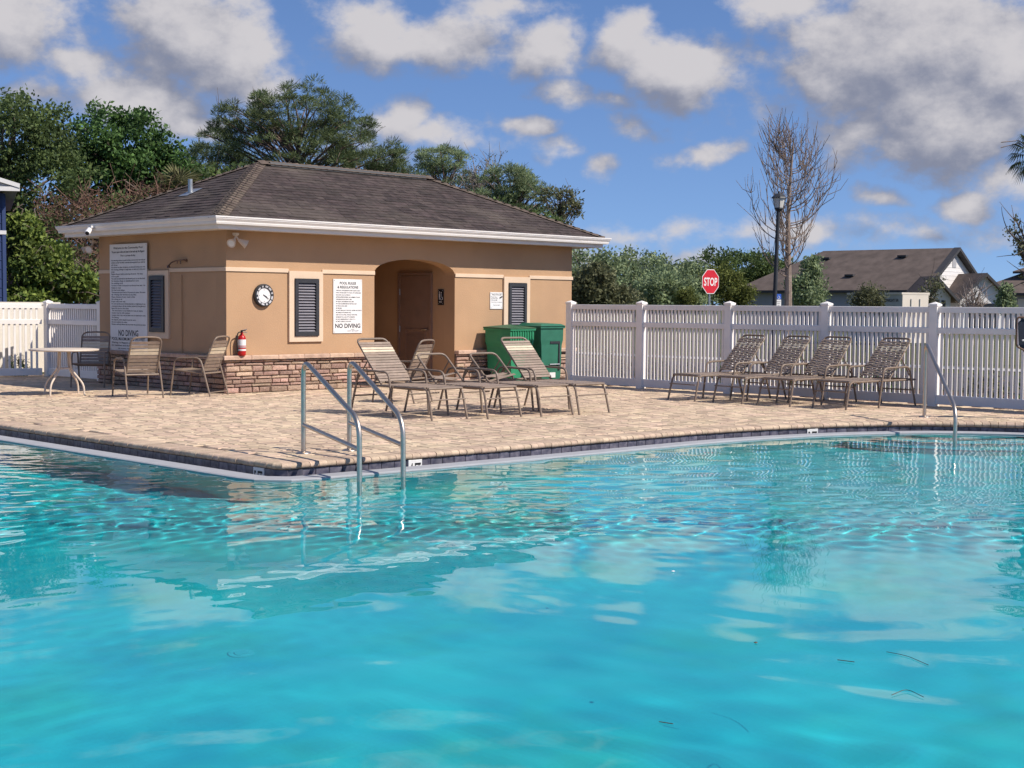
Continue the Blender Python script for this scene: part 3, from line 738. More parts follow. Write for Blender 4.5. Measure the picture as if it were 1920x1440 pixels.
gutter(Vector((EX0 + e, EY0 + e, gz0)), Vector((EX1 - e, EY0 + e, gz0)), Vector((0, -1, 0)))
gutter(Vector((EX0 + e, EY1 - e, gz0)), Vector((EX0 + e, EY0 + e, gz0)), Vector((-1, 0, 0)))
gutter(Vector((EX1 - e, EY0 + e, gz0)), Vector((EX1 - e, EY1 - e, gz0)), Vector((1, 0, 0)))
# the restroom door, in the right-hand wall of the passage
dy0, dy1, dz1 = 20.36, 21.34, 2.06
dp = Vector((AX1, dy0, 0))
door = hb_(MB().box(AX1 - .022, AX1 - .001, dy0 + .05, dy1 - .05, .01, dz1 - .03), 'door', DOORP)
hb_(MB().box(AX1 - .05, AX1 - .001, dy0, dy0 + .047, 0, dz1 + .03).box(AX1 - .05, AX1 - .001, dy1 - .047, dy1, 0, dz1 + .03).box(AX1 - .05, AX1 - .001, dy0 + .047, dy1 - .047, dz1 - .02, dz1 + .03), 'door_frame', DOORP, door)
vb0, vb1, vz0, vz1 = dy0 + .20, dy1 - .24, .26, .98
hb_(MB().box(AX1 - .035, AX1 - .022, vb0 - .03, vb0, vz0, vz1).box(AX1 - .035, AX1 - .022, vb1, vb1 + .03, vz0, vz1).box(AX1 - .035, AX1 - .022, vb0 - .03, vb1 + .03, vz1, vz1 + .03).box(AX1 - .035, AX1 - .022, vb0 - .03, vb1 + .03, vz0 - .03, vz0), 'vent_frame', DOORP, door)
for k in range(18):
    z = vz0 + (vz1 - vz0) * k / 18
    hb_(MB().add([(AX1 - .034, vb0, z), (AX1 - .034, vb1, z), (AX1 - .023, vb1, z + .036), (AX1 - .023, vb0, z + .036)], [(0, 1, 2, 3)]), 'vent_slat', DOORP, door)
hb_(MB().tube(fillet([(AX1 - .02, dy0 + .11, 1.0), (AX1 - .075, dy0 + .11, 1.0), (AX1 - .075, dy0 + .24, .995)], .02), .012), 'handle', STEEL, door, True)
hb_(MB().lathe([(.035, 0), (.03, .012)], 16), 'handle_rose', STEEL, door)
door.children[-1].location = (AX1 - X0 - .022, dy0 + .11 - Y0, 1.0); door.children[-1].rotation_euler = (0, R(-90), 0)
door.children[-1].data.transform(Matrix.Translation((X0, Y0, 0)))
for z in (1.72, 1.0, .25):
    hb_(MB().tube([(AX1 - .032, dy1 - .05, z - .06), (AX1 - .032, dy1 - .05, z + .06)], .011), 'hinge', GALV, door)

# ------------------------------------------------------------------ things on the house walls
def sign_face(name, label, cat, origin, right, w, h, lines, panel=SIGNW, thick=.012, bold=.0, ink=BLACK, group=None, stand=.004):
    """flat sign; origin = lower left corner on the wall, right = unit vector along the sign"""
    nrm = right.cross(Vector((0, 0, 1))).normalized()
    t = thing(name, origin + nrm * stand, label, cat, group)
    t.rotation_euler = Matrix((right, Vector((0, 0, 1)), nrm)).transposed().to_euler()
    MB().cbox(0, w, 0, h, 0, thick, .003).build('panel', panel, t)
    if lines: link('lettering', text_mesh(lines, ink, bold), t, (0, 0, thick + .0012))
    for x, y in ((.025, .025), (w - .025, .025), (.025, h - .025), (w - .025, h - .025)):
        MB().lathe([(.008, 0), (.006, .004)], 8, (x, y, thick)).build('screw', GALV, t)
    return t
PX, NY = Vector((1, 0, 0)), Vector((0, -1, 0))
rules = ['THE POOL FOR RESIDENTS AND GUESTS ONLY', 'POOL HOURS 8AM TO DUSK. NO LIFEGUARD', 'POOL BATH LOAD 54 PERSONS', 'SHOWER BEFORE ENTERING. NO SWIMMING AT NIGHT',
         'CHILDREN WITH AN ADULT ONLY', 'NO GLASS CONTAINERS IN POOL AREA', 'NO FOOD OR BEVERAGES IN THE POOL AREA', 'NO PETS IN POOL AREA', 'NO SMOKING',
         'DO NOT SWALLOW THE POOL WATER. NO FLOATS', 'NO ANIMALS IN THE FENCED POOL', 'KEEP GATE CLOSED. SWIM AT OWN RISK', 'MAXIMUM POOL CAPACITY 54 PERSONS', 'IN AN EMERGENCY DIAL 911', 'DO NOT USE IF ILL OR HURT']
wid = [.54, .56, .32, .54, .36, .40, .46, .25, .13, .57, .34, .48, .42, .43, .34]
L_ = [('POOL RULES', .32, .855, .062, 'CENTER', .36), ('& REGULATIONS', .32, .785, .062, 'CENTER', .46)]
for k, (a, b) in enumerate(zip(rules, wid)): L_.append((a, .055, .738 - .0385 * k, .026, 'LEFT', b))
L_ += [('NO DIVING', .32, .095, .105, 'CENTER', .56), ('POOL', .43, .062, .016, 'CENTER', .08), ('COUNTY HEALTH DEPT', .30, .034, .018, 'LEFT', .26)]
sign_face('rules_sign', 'white POOL RULES & REGULATIONS sign with large NO DIVING between vent and arch', 'sign', Vector((15.32, Y0, .965)), PX, .64, .945, L_, bold=.022)
L_ = [('NOTICE!', .175, .265, .05, 'CENTER', .25), ('Please keep', .02, .225, .026, 'LEFT', .17), ('this pool area', .02, .195, .026, 'LEFT', .18), ('clean and tidy', .02, .165, .026, 'LEFT', .17), ('Thank you for your cooperation', .02, .128, .018, 'LEFT', .30), ('The Community', .08, .07, .022, 'LEFT', .18)]
nt_ = sign_face('notice_sign', 'small white NOTICE sign beside the vent behind the green bins', 'sign', Vector((19.115, Y0, 1.40)), PX, .335, .325, L_, bold=.008)
MB().tube([(.255, .215, .016), (.315, .242, .016)], .012, 6).build('cigar_mark', BLACK, nt_)
big = ['Welcome to the Community Pool', 'The pool opens at 8am and closes at dusk each day. No lifeguard', 'This is a private facility']
body = ['No swimming without a guard on duty, swim at your own risk and', 'children under fourteen must be accompanied by an adult at', 'all times', 'No alcohol or glass containers are allowed in the pool area', 'No running, pushing or rough play on deck or in the pool', 'area', 'Please shower before entering the pool.  No soap', 'and no gels', 'No pets are allowed in the fenced pool or on the deck', 'No bicycles, skates or skateboards in area', 'No smoking at all', 'No food or drinks in the pool or on the pool wet deck.  No', 'floats or toys', 'No loud music please', 'The maximum pool load is 54 persons at once.  No coins', 'No climbing over the fence at any time', 'Please dispose of your trash in bins', 'No diving at all', 'Proper swim wear only', 'Do not use the pool during thunder or lightning. In an', 'emergency please call the number posted by the gate and', 'leave the pool at the time', 'The association is not liable for loss or injury', 'Guests must be with resident', 'Lounge chairs may not be taken out or reserved in area', 'No fishing', 'No diapers, swim diapers must be worn', 'Do not swallow the water', 'Persons with any illness may not enter the pool at any time']
H_ = 1.90; W_ = 1.27
L_ = [(big[0], W_ / 2, H_ - .085, .05, 'CENTER', 1.0), (big[1], W_ / 2, H_ - .155, .05, 'CENTER', 1.12), (big[2], W_ / 2, H_ - .22, .042, 'CENTER', .52)]
rn = random.Random(4)
for k, s_ in enumerate(body):
    full = min(1.16, .022 * len(s_) + .02)
    L_.append((s_, .06, H_ - .30 - .0408 * k, .036, 'LEFT', full))
L_ += [('NO DIVING', W_ / 2, .265, .15, 'CENTER', .68), ('POOL MAXIMUM DEPTH 5 FEET', W_ / 2, .185, .075, 'CENTER', 1.16), ('Warning: no lifeguard on duty, pool use is', .05, .13, .04, 'LEFT', 1.1), ('for members and their guests only', .05, .08, .04, 'LEFT', 1.0), ('at own risk always', W_ / 2, .03, .036, 'CENTER', .7)]
sign_face('rules_board', 'tall white pool rules board with tiny text and NO DIVING on shaded wall', 'sign', Vector((X0, 23.38, .615)), NY, W_, H_, L_, bold=.022, stand=.042)
# restroom sign in the passage
t = sign_face('restroom_sign', 'small black restroom sign with white figures beside the passage door', 'sign', Vector((AX1, 20.20, 1.47)), NY, .16, .30, [('MEN', .08, .045, .045, 'CENTER', .08)], panel=BLACK, ink=SIGNW, bold=.01)
mb = MB(); z = .0135
mb.lathe([(.014, 0), (.014, .002)], 12, (.05, .245, z)).box(.037, .063, .15, .222, z, z + .002).box(.04, .048, .105, .15, z, z + .002).box(.052, .06, .105, .15, z, z + .002)
ringp = [(.108 + .03 * math.cos(a), .125 + .03 * math.sin(a), z + .002) for a in np.linspace(R(-200), R(60), 14)]
mb.tube(ringp, .004, 6).tube([(.1, .215, z + .002), (.1, .15, z + .002), (.13, .15, z + .002), (.142, .11, z + .002)], .005, 6).lathe([(.012, 0), (.012, .002)], 12, (.1, .235, z))
mb.build('pictogram', SIGNW, t)
# clock
clk = thing('wall_clock', Vector((13.85, Y0 - .005, 1.61)), 'round white outdoor clock with segmented black rim on sunlit stucco', 'clock'); clk.rotation_euler = (R(90), 0, 0)
MB().lathe([(.19, 0), (.19, .05), (.175, .065), (.125, .055), (.125, .03)], 40).build('rim', LOUVER, clk, smooth=True)
MB().lathe([(.126, .02), (.126, .045)], 40).build('face', SIGNW, clk)
rimseg = MB()
for k in range(12):
    a0 = 2 * math.pi * (k + (.14 if k % 3 else .32)) / 12; a1 = 2 * math.pi * (k + (.86 if k % 3 else .68)) / 12
    q = [(rr * math.cos(a), rr * math.sin(a), zz) for a, rr, zz in ((a0, .136, .0605), (a0, .165, .0672), ((a0 + a1) / 2, .165, .0672), (a1, .165, .0672), (a1, .136, .0605), ((a0 + a1) / 2, .136, .0605))]
    rimseg.add(q, [(0, 1, 2, 5), (5, 2, 3, 4)])
rimseg.build('rim_numerals', SIGNG, clk)
MB().box(-.006, .006, -.02, .065, .048, .051).build('hour_hand', BLACK, clk, rot=(0, 0, R(-118)))
MB().box(-.004, .004, -.025, .10, .052, .055).build('minute_hand', BLACK, clk, rot=(0, 0, R(-125)))
link('numerals', text_mesh([('12', 0, .085, .03, 'CENTER', None), ('6', 0, -.11, .03, 'CENTER', None), ('3', .095, -.01, .03, 'CENTER', None), ('9', -.095, -.01, .03, 'CENTER', None)], BLACK), clk, (0, 0, .0465))
# fire extinguisher
ex = thing('fire_extinguisher', Vector((13.37, Y0 - .10, .60)), 'red fire extinguisher with white label hanging on the building corner', 'extinguisher')
MB().lathe([(.055, .02), (.064, .03), (.066, .06), (.066, .29), (.058, .33), (.035, .36), (.022, .375), (.022, .40)], 20).build('cylinder', RED, ex, smooth=True)
MB().lathe([(.067, .185), (.067, .285)], 20).build('label_band', SIGNW, ex); MB().lathe([(.0675, .10), (.0675, .13)], 20).build('label_band', SIGNW, ex)
MB().lathe([(.0685, .155), (.0685, .172)], 20).build('strap', SIGNG, ex)
MB().tube([(0, 0, .40), (0, 0, .435)], .016).box(-.012, .012, -.10, .02, .425, .437).build('valve', RUBBER, ex)
MB().tube([(.0, .01, .43), (.07, -.05, .455)], .007).tube([(.0, .01, .41), (.07, -.05, .40)], .007).build('lever', GALV, ex)
MB().tube(fillet([(-.01, 0, .41), (-.09, -.02, .40), (-.11, -.02, .30), (-.09, -.02, .08)], .05), .010).build('hose', RUBBER, ex, smooth=True)
MB().box(-.03, .03, .055, .098, .10, .34).build('bracket', GALV, ex)
# flood lights under the eaves
def flood(pos, label, dirs, group):
    t = thing('flood_light', pos, label, 'light', group)
    MB().lathe([(.055, 0), (.055, .03), (.03, .05)], 16).build('mount', IVORY, t, smooth=True)
    t.children[-1].rotation_euler = (R(180), 0, 0)
    for d in dirs:
        d = Vector(d).normalized(); q = d.to_track_quat('Z', 'Y').to_euler()
        c = Vector((0, 0, -.09)) + d * .05
        MB().tube([(0, 0, -.04), tuple(c)], .014).build('arm', IVORY, t)
        hd = MB().lathe([(.02, 0), (.03, .02), (.04, .05), (.07, .14), (.075, .15), (.066, .148)], 18).build('lamp_head', IVORY, t, tuple(c), q, True)
        MB().lathe([(.064, .146), (.03, .152)], 16).build('lens', SIGNW, hd)
flood(Vector((X0 + .12, Y0 - .10, 2.62)), 'ivory twin flood light at the sunlit building corner above the clock', [(-.75, -.45, -.45), (.75, -.35, -.45)], 'flood lights under the eaves')
flood(Vector((X0 - .10, Y1 + .04, 2.60)), 'ivory twin flood light at the far corner over the rules board', [(-.7, -.5, -.4), (-.55, .6, -.45)], 'flood lights under the eaves')
# security camera on the gutter
p = onX(172, 426, EX0 - .12); sc_t = thing('security_camera', Vector((EX0 - .14, p.y, 2.80)), 'white bullet security camera fixed to the side gutter', 'camera')
MB().box(-.02, .06, -.05, .05, -.02, .02).build('mount', SIGNW, sc_t)
hd = MB().lathe([(.03, -.02), (.045, 0), (.048, .16), (.042, .17)], 18).build('body', SIGNW, sc_t, (-.02, 0, -.05), Vector((-.62, -.62, -.42)).to_track_quat('Z', 'Y').to_euler(), True)
MB().lathe([(.038, .168), (.03, .174)], 16).build('lens', RUBBER, hd)
# outdoor shower on the shaded wall
py_ = 21.05; sh = thing('outdoor_shower', Vector((X0, py_, 0)), 'bronze outdoor shower arm with slim riser pipe on shaded wall', 'shower')
MB().tube([(-.02, 0, .62), (-.02, 0, 1.95)], .009, 6).build('riser', STUCCO, sh)
MB().tube(fillet([(-.01, -.14, 2.19), (-.05, -.12, 2.20), (-.06, .10, 2.19), (-.08, .22, 2.16), (-.10, .25, 2.12)], .03), .013).build('arm', mat('bronze', (.16, .10, .07), .4, .2, 10, metal=.6), sh, smooth=True)
MB().lathe([(.012, .05), (.03, .02), (.032, 0)], 12, (-.105, .265, 2.07)).build('shower_head', MATS['bronze'], sh, smooth=True)
MB().lathe([(.026, 0), (.02, .02)], 12).build('flange', MATS['bronze'], sh, (-.004, -.14, 2.19), (0, R(-90), 0))
MB().tube([(-.05, -.02, 2.19), (-.05, -.02, 2.13)], .01, 6).tube([(-.05, .08, 2.19), (-.05, .08, 2.14)], .01, 6).build('valve', MATS['bronze'], sh)
# hose tap at the right corner
ht = thing('hose_tap', Vector((X1 - .02, Y0 - .05, .56)), 'small dark hose tap at the stone ledge beside the fence', 'tap')
MB().tube([(0, .04, 0), (0, -.09, 0)], .014).tube([(0, -.08, 0), (0, -.10, -.05)], .014).build('spout', RUBBER, ht); MB().lathe([(.035, 0), (.035, .012)], 10, (0, -.05, .02)).build('wheel', RUBBER, ht)

# ------------------------------------------------------------------ vinyl fences
def fence(name, label, pts, height, spacing, pw_=.040, group=None, post_ends=(True, True)):
    """fence run through ground points pts (posts there); posts, three rails per bay, pickets"""
    o0 = pts[0]; t = thing(name, o0, label, 'fence', group)
    pm = MB().box(-.064, .064, -.064, .064, 0, height + .012).mesh('post', VINYL)
    capm = MB().add([(-.074, -.074, 0), (.074, -.074, 0), (.074, .074, 0), (-.074, .074, 0), (-.074, -.074, .03), (.074, -.074, .03), (.074, .074, .03), (-.074, .074, .03), (0, 0, .065)],
                    [(0, 3, 2, 1), (0, 1, 5, 4), (1, 2, 6, 5), (2, 3, 7, 6), (3, 0, 4, 7), (4, 5, 8), (5, 6, 8), (6, 7, 8), (7, 4, 8)]).mesh('post_cap', VINYL)
    pk = MB().box(-pw_ / 2, pw_ / 2, -.011, .011, .06, height - .05).mesh('picket', VINYL)
    for k, p in enumerate(pts):
        a = pts[min(k + 1, len(pts) - 1)] - pts[max(k - 1, 0)]; rz = math.atan2(a.y, a.x)
        if len(pts) > 2 and 0 < k < len(pts) - 1: rz = math.atan2((pts[k + 1] - p).y, (pts[k + 1] - p).x)
        if (k == 0 and not post_ends[0]) or (k == len(pts) - 1 and not post_ends[1]): continue
        po = link('post', pm, t, p - o0, (0, 0, rz)); link('post_cap', capm, po, (0, 0, height + .012))
    for a, b in zip(pts[:-1], pts[1:]):
        d = b - a; L_ = d.length; rz = math.atan2(d.y, d.x); u = d.normalized()
        rm = {}
        for (z0, z1, th) in ((height - .09, height, .032), (height - .40, height - .31, .032), (.03, .17, .032)):
            MB().cbox(.06, L_ - .06, -th, th, z0, z1, .006).build('rail', VINYL, t, a - o0, (0, 0, rz))
        n = int((L_ - .14) / spacing); s0 = (L_ - (n - 1) * spacing) / 2
        for k in range(n):
            link('picket', pk, t, a - o0 + u * (s0 + spacing * k), (0, 0, rz))
    return t
FX = 19.75
FYs = [18.20, 16.47, 14.53, 12.62, 10.72, 8.80, 6.9]
fence('picket_fence', 'long white vinyl picket fence behind the row of loungers', [Vector((FX, y, 0)) for y in FYs], 1.50, .0795)
c0 = Vector((13.45, 26.45, 0))
fence('picket_fence', 'short shaded white picket fence between bath house corner and fence turn', [Vector((13.45, 24.35, 0)), c0], 1.44, .082)
bdir = (gz(0, 707.5) - c0); bdir.z = 0; bdir.normalize()
fence('picket_fence', 'sunlit white picket fence beyond the round table', [c0 + bdir * .07, c0 + bdir * 1.95, c0 + bdir * 3.9], 1.44, .105, post_ends=(False, True))
# solid board fence behind the sunlit pickets
pv = thing('privacy_fence', c0 - bdir * .75 + Vector((-.1, .9, 0)), 'solid cream vinyl board fence glimpsed behind the sunlit pickets', 'fence')
CREAMV = mat('cream_vinyl', (.74, .68, .58), .5, .05, 4)
for k in range(32):
    MB().cbox(0, .148, -.02, .02, .05, 1.42, .004).build('board', CREAMV, pv, bdir * (.15 * k), (0, 0, math.atan2(bdir.y, bdir.x)))
MB().box(0, 4.8, -.04, .04, 1.42, 1.47).build('rail', CREAMV, pv, (0, 0, 0), (0, 0, math.atan2(bdir.y, bdir.x)))

# ------------------------------------------------------------------ pool hand rails
def handrail(base, end, topz, bendz, label, group, mid=True):
    t = thing('pool_handrail', base, label, 'handrail', group)
    e_ = end - base; d = Vector((e_.x, e_.y, 0)); u = d.normalized()
    path = fillet([(0, 0, 0), (0, 0, topz), tuple(u * (d.length - .02) + Vector((0, 0, bendz))), (d.x, d.y, -.95)], .17, 8)
    MB().tube(path, .0245, 14).build('rail', STEEL, t, smooth=True)
    if mid: MB().tube([tuple(u * .02 + Vector((0, 0, .285))), (d.x - u.x * .02, d.y - u.y * .02, .17)], .0215, 12).build('mid_rail', STEEL, t, smooth=True)
    MB().lathe([(.075, .002), (.072, .010), (.05, .018), (.028, .022)], 20).build('escutcheon', STEEL, t, smooth=True)
handrail(gz(569, 850), gz(675, 903, WATER_Z), .93, .43, 'stainless pool handrail nearest the deck corner, with cross bar', 'hand rails at the deck corner')
handrail(gz(655, 845), gz(757, 893, WATER_Z), .93, .41, 'stainless pool handrail beside the 4 FT marker, with cross bar', 'hand rails at the deck corner')
handrail(gz(1733, 782), gz(1791, 826, WATER_Z), 1.02, .26, 'single stainless handrail over the curved entry steps', None, False)

# ------------------------------------------------------------------ strap furniture
def strap_mesh(w, b, t=.006, m_=STRAP): return MB().box(-b / 2, b / 2, -w / 2, w / 2, -t / 2, t / 2).mesh('strap', m_)
def chaise(label, foot, head_dir, ang, group, bare=False, weave=False, back_len=.80):
    """foot: ground point under the middle of the foot end; head_dir: unit vector from foot to head"""
    W = .58; rz = math.atan2(head_dir.y, head_dir.x)
    t = thing('chaise_lounge', foot, label, 'lounge chair', group, rz)
    sz = .40; r_ = .0155
    for s in (-1, 1):
        y = s * W / 2
        MB().tube(fillet([(-.07, y * 1.04, 0), (.03, y, sz), (1.62, y, sz)], .08), r_, 8).build('side_rail', FRAME, t, smooth=True)
        MB().tube(fillet([(.70, y * 1.06, 0), (.79, y * 1.1, .585), (1.42, y * 1.1, .60), (1.62, y * 1.06, 0)], .09), r_, 8).build('arm_frame', FRAME, t, smooth=True)
        MB().tube([(.55, y * .9, sz - .02), (.50, y * .98, .0)] if False else [(.80, y, sz - .01), (.70, y * 1.08, .40)], .010, 6).build('arm_link', FRAME, t)
    MB().tube([(-.045, -W / 2, .26), (-.045, W / 2, .26)], .010, 6).build('foot_bar', FRAME, t)
    MB().tube([(1.585, -W / 2, .24), (1.585, W / 2, .24)], .011, 6).build('rear_bar', FRAME, t)
    MB().tube([(1.62, -W / 2, sz), (1.62, W / 2, sz)], r_, 6).build('head_bar', FRAME, t)
    MB().tube([(.02, -W / 2, sz), (.02, W / 2, sz)], r_, 6).build('foot_end', FRAME, t)
    bw = W - .07; hx, hz = 1.02, sz + .02; ca, sa = math.cos(ang), math.sin(ang)
    B = lambda u, y, n=0: (hx + u * ca - n * sa, y, hz + u * sa + n * ca)
    bk = MB().tube(fillet([B(0, -bw / 2), B(back_len, -bw / 2), B(back_len, bw / 2), B(0, bw / 2)], .09), r_, 8).build('back_frame', FRAME, t, smooth=True)
    # prop bars behind the back
    for s in (-1, 1):
        MB().tube([B(.42, s * bw / 2, -.01), (min(hx + .55, 1.6), s * bw / 2, sz + .01)], .009, 6).build('prop', FRAME, t)
    sb = .047; n = 15 if not weave else 14; sm = strap_mesh(bw + .03, sb); sl_ = strap_mesh(bw + .03, sb, m_=STRAP_L)
    pitch = (back_len - .10) / n
    if not bare:
        for k in range(n):
            u = .03 + pitch * (k + .5); o = link('strap', sl_ if k in (n - 4, n - 3) else sm, bk, B(u, 0, .016 + random.uniform(-.002, .002)), (random.uniform(-.006, .006), -ang, 0)); o.scale = (pitch * (.80 if not weave else .66) / sb, 1, 1)
    else:
        for k in range(5):
            o = link('strap', sm, bk, B(.05 + .035 * k, 0, .01 - .02 * k), (random.uniform(-.2, .2), -ang * .35, random.uniform(-.05, .05)))
    if weave:
        lm = MB()
        for c in range(5):
            y = (c - 2) * bw / 5.2
            pts_ = []
            for k in range(n * 2 + 1):
                u = .03 + pitch * k * .5; nn = .020 + (.006 if (k // 1 + c) % 2 else -.004); pts_.append((u, nn))
            vs_ = []
            for (u, nn) in pts_: vs_ += [B(u, y - .022, nn), B(u, y + .022, nn)]
            m2 = MB().add(vs_, [(2 * i, 2 * i + 1, 2 * i + 3, 2 * i + 2) for i in range(len(pts_) - 1)]); link('strap', m2.mesh('strap', STRAP), bk)
    ss = strap_mesh(W, .05); x = .07
    while x < 1.0:
        sag = -.012 - .012 * math.sin(x * 3)
        link('strap', ss, t, (x, 0, sz + .016), (random.uniform(-.01, .01), random.uniform(-.05, .05), 0)); x += .060
    # slack strap ends below the seat
    MB().tube([(.30, -W / 2 + .02, sz - .01), (.55, -.05, sz - .05), (.85, W / 2 - .03, sz - .015)], .012, 5).build('slack_strap', STRAP, t)
    return t
G1, G2 = 'loungers in the middle of the deck', 'loungers along the picket fence'
hd1 = Vector((.02, 1, 0)).normalized()
chaise('strap lounger nearest the pool handrails, back raised, cream straps near its top', (gz(805, 788) + gz(868, 785)) / 2, hd1, R(47), G1)
chaise('strap lounger with bare back frame, beside the one with a raised back', (gz(909, 784) + gz(970, 782)) / 2, hd1, R(42), G1, bare=True, back_len=.56)
chaise('strap lounger with bare back frame, in front of the open green bin', (gz(1010, 780) + gz(1066, 778)) / 2, hd1, R(42), G1, bare=True, back_len=.56)
chaise('strap lounger with raised back in front of the closed green bin', (gz(1081, 776) + gz(1134, 774)) / 2, hd1, R(47), G1)
hd2 = Vector((1, -.10, 0)).normalized()
for y, lb in ((13.78, 'woven lounger by the fence, farthest from the single handrail'), (12.95, 'woven lounger by the fence, second from the bath house end'), (12.12, 'woven lounger by the fence, second from the single handrail'), (11.30, 'woven lounger by the fence, closest to the single handrail')):
    jy = random.uniform(-.05, .05); chaise(lb, Vector((17.72 + (13.78 - y) * .12 + random.uniform(-.06, .06), y + .1 + jy, 0)), Matrix.Rotation(random.uniform(-.05, .05), 3, 'Z') @ hd2, R(48), G2, weave=True, back_len=.80)

def chair(label, pos, face, group):
    """pos: ground point under the seat's middle; face: direction the sitter looks"""
    rz = math.atan2(face.y, face.x); t = thing('patio_chair', pos, label, 'chair', group, rz); W = .54; sz = .40; r_ = .0145
    for s in (-1, 1):
        y = s * W / 2
        MB().tube(fillet([(.32, y * 1.05, 0), (.24, y * 1.02, .60), (-.22, y * 1.02, .61), (-.40, y * 1.05, 0)], .10), r_, 8).build('side_frame', FRAME, t, smooth=True)
        MB().tube([(.25, y, sz + .01), (-.27, y, sz - .04)], r_, 8).build('seat_rail', FRAME, t)
    MB().tube([(.25, -W / 2, sz + .01), (.25, W / 2, sz + .01)], r_, 8).build('front_bar', FRAME, t)
    MB().tube([(-.27, -W / 2, sz - .04), (-.27, W / 2, sz - .04)], r_, 8).build('rear_bar', FRAME, t)
    MB().tube([(-.385, -W / 2, .06), (-.385, W / 2, .06)], .009, 6).build('stretcher', FRAME, t)
    bw = W - .06; ang = R(66); L_ = .62
    B = lambda u, y, n=0: (-.22 - u * math.cos(ang) + n * math.sin(ang), y, sz - .03 + u * math.sin(ang) + n * math.cos(ang))
    bk = MB().tube(fillet([B(0, -bw / 2), B(L_, -bw / 2), B(L_ + .015, 0), B(L_, bw / 2), B(0, bw / 2)], .10), r_, 8).build('back_frame', FRAME, t, smooth=True)
    sm = strap_mesh(bw + .03, .047); sl_ = strap_mesh(bw + .03, .047, m_=STRAP_L); n = 9
    for k in range(n):
        u = .05 + (L_ - .14) * k / (n - 1); link('strap', sl_ if k in (n - 4, n - 3) else sm, bk, B(u, 0, .0 + random.uniform(-.003, .003)), (random.uniform(-.02, .02), ang, 0))
    ss = strap_mesh(W, .05)
    for k in range(8):
        x = .22 - .062 * k; link('strap', ss, t, (x, 0, sz + .02 - .05 * (k / 8) - .01), (0, R(-4), 0))
    return t
G3 = 'strap chairs round the patio table'
ctr = lambda *p: sum((gz(*q) for q in p), Vector()) / len(p)
chair('strap patio chair with its back before the tall rules board', ctr((202, 745), (248, 748), (311, 744), (265, 739)), Vector((.2, 1, 0)), G3)
chair('strap patio chair at the building corner under the fire extinguisher', ctr((318, 740), (388, 743), (422, 740), (352, 738)) , Vector((-.45, .9, 0)), G3)
chair('strap patio chair in shade behind the round table, facing it', gz(160, 727) + Vector((.25, .25, 0)), Vector((-.75, -.9, 0)), G3)
chair('strap patio chair standing before the arched entry behind the loungers', ctr((660, 762), (783, 755), (690, 750), (755, 768)) + Vector((.55, .3, 0)), Vector((-.35, .95, 0)), None)
# round table
tb = thing('patio_table', gz(121, 740), 'round cream patio table with four bent legs beside the strap chairs', 'table')
MB().lathe([(.50, .700), (.535, .705), (.54, .715), (.535, .73), (.51, .735), (.03, .735)], 40).build('table_top', TABLE_M, tb, smooth=True)
for k in range(4):
    a = R(-63 + 90 * k); c, s = math.cos(a), math.sin(a)
    MB().tube(fillet([(.10 * c, .10 * s, .70), (.12 * c, .12 * s, .42), (.36 * c, .36 * s, .17), (.37 * c, .37 * s, 0)], .08), .015, 8).build('leg', TABLE_M, tb, smooth=True)
MB().lathe([(.13, .41), (.13, .43), (.11, .43)], 20).build('brace_ring', TABLE_M, tb)

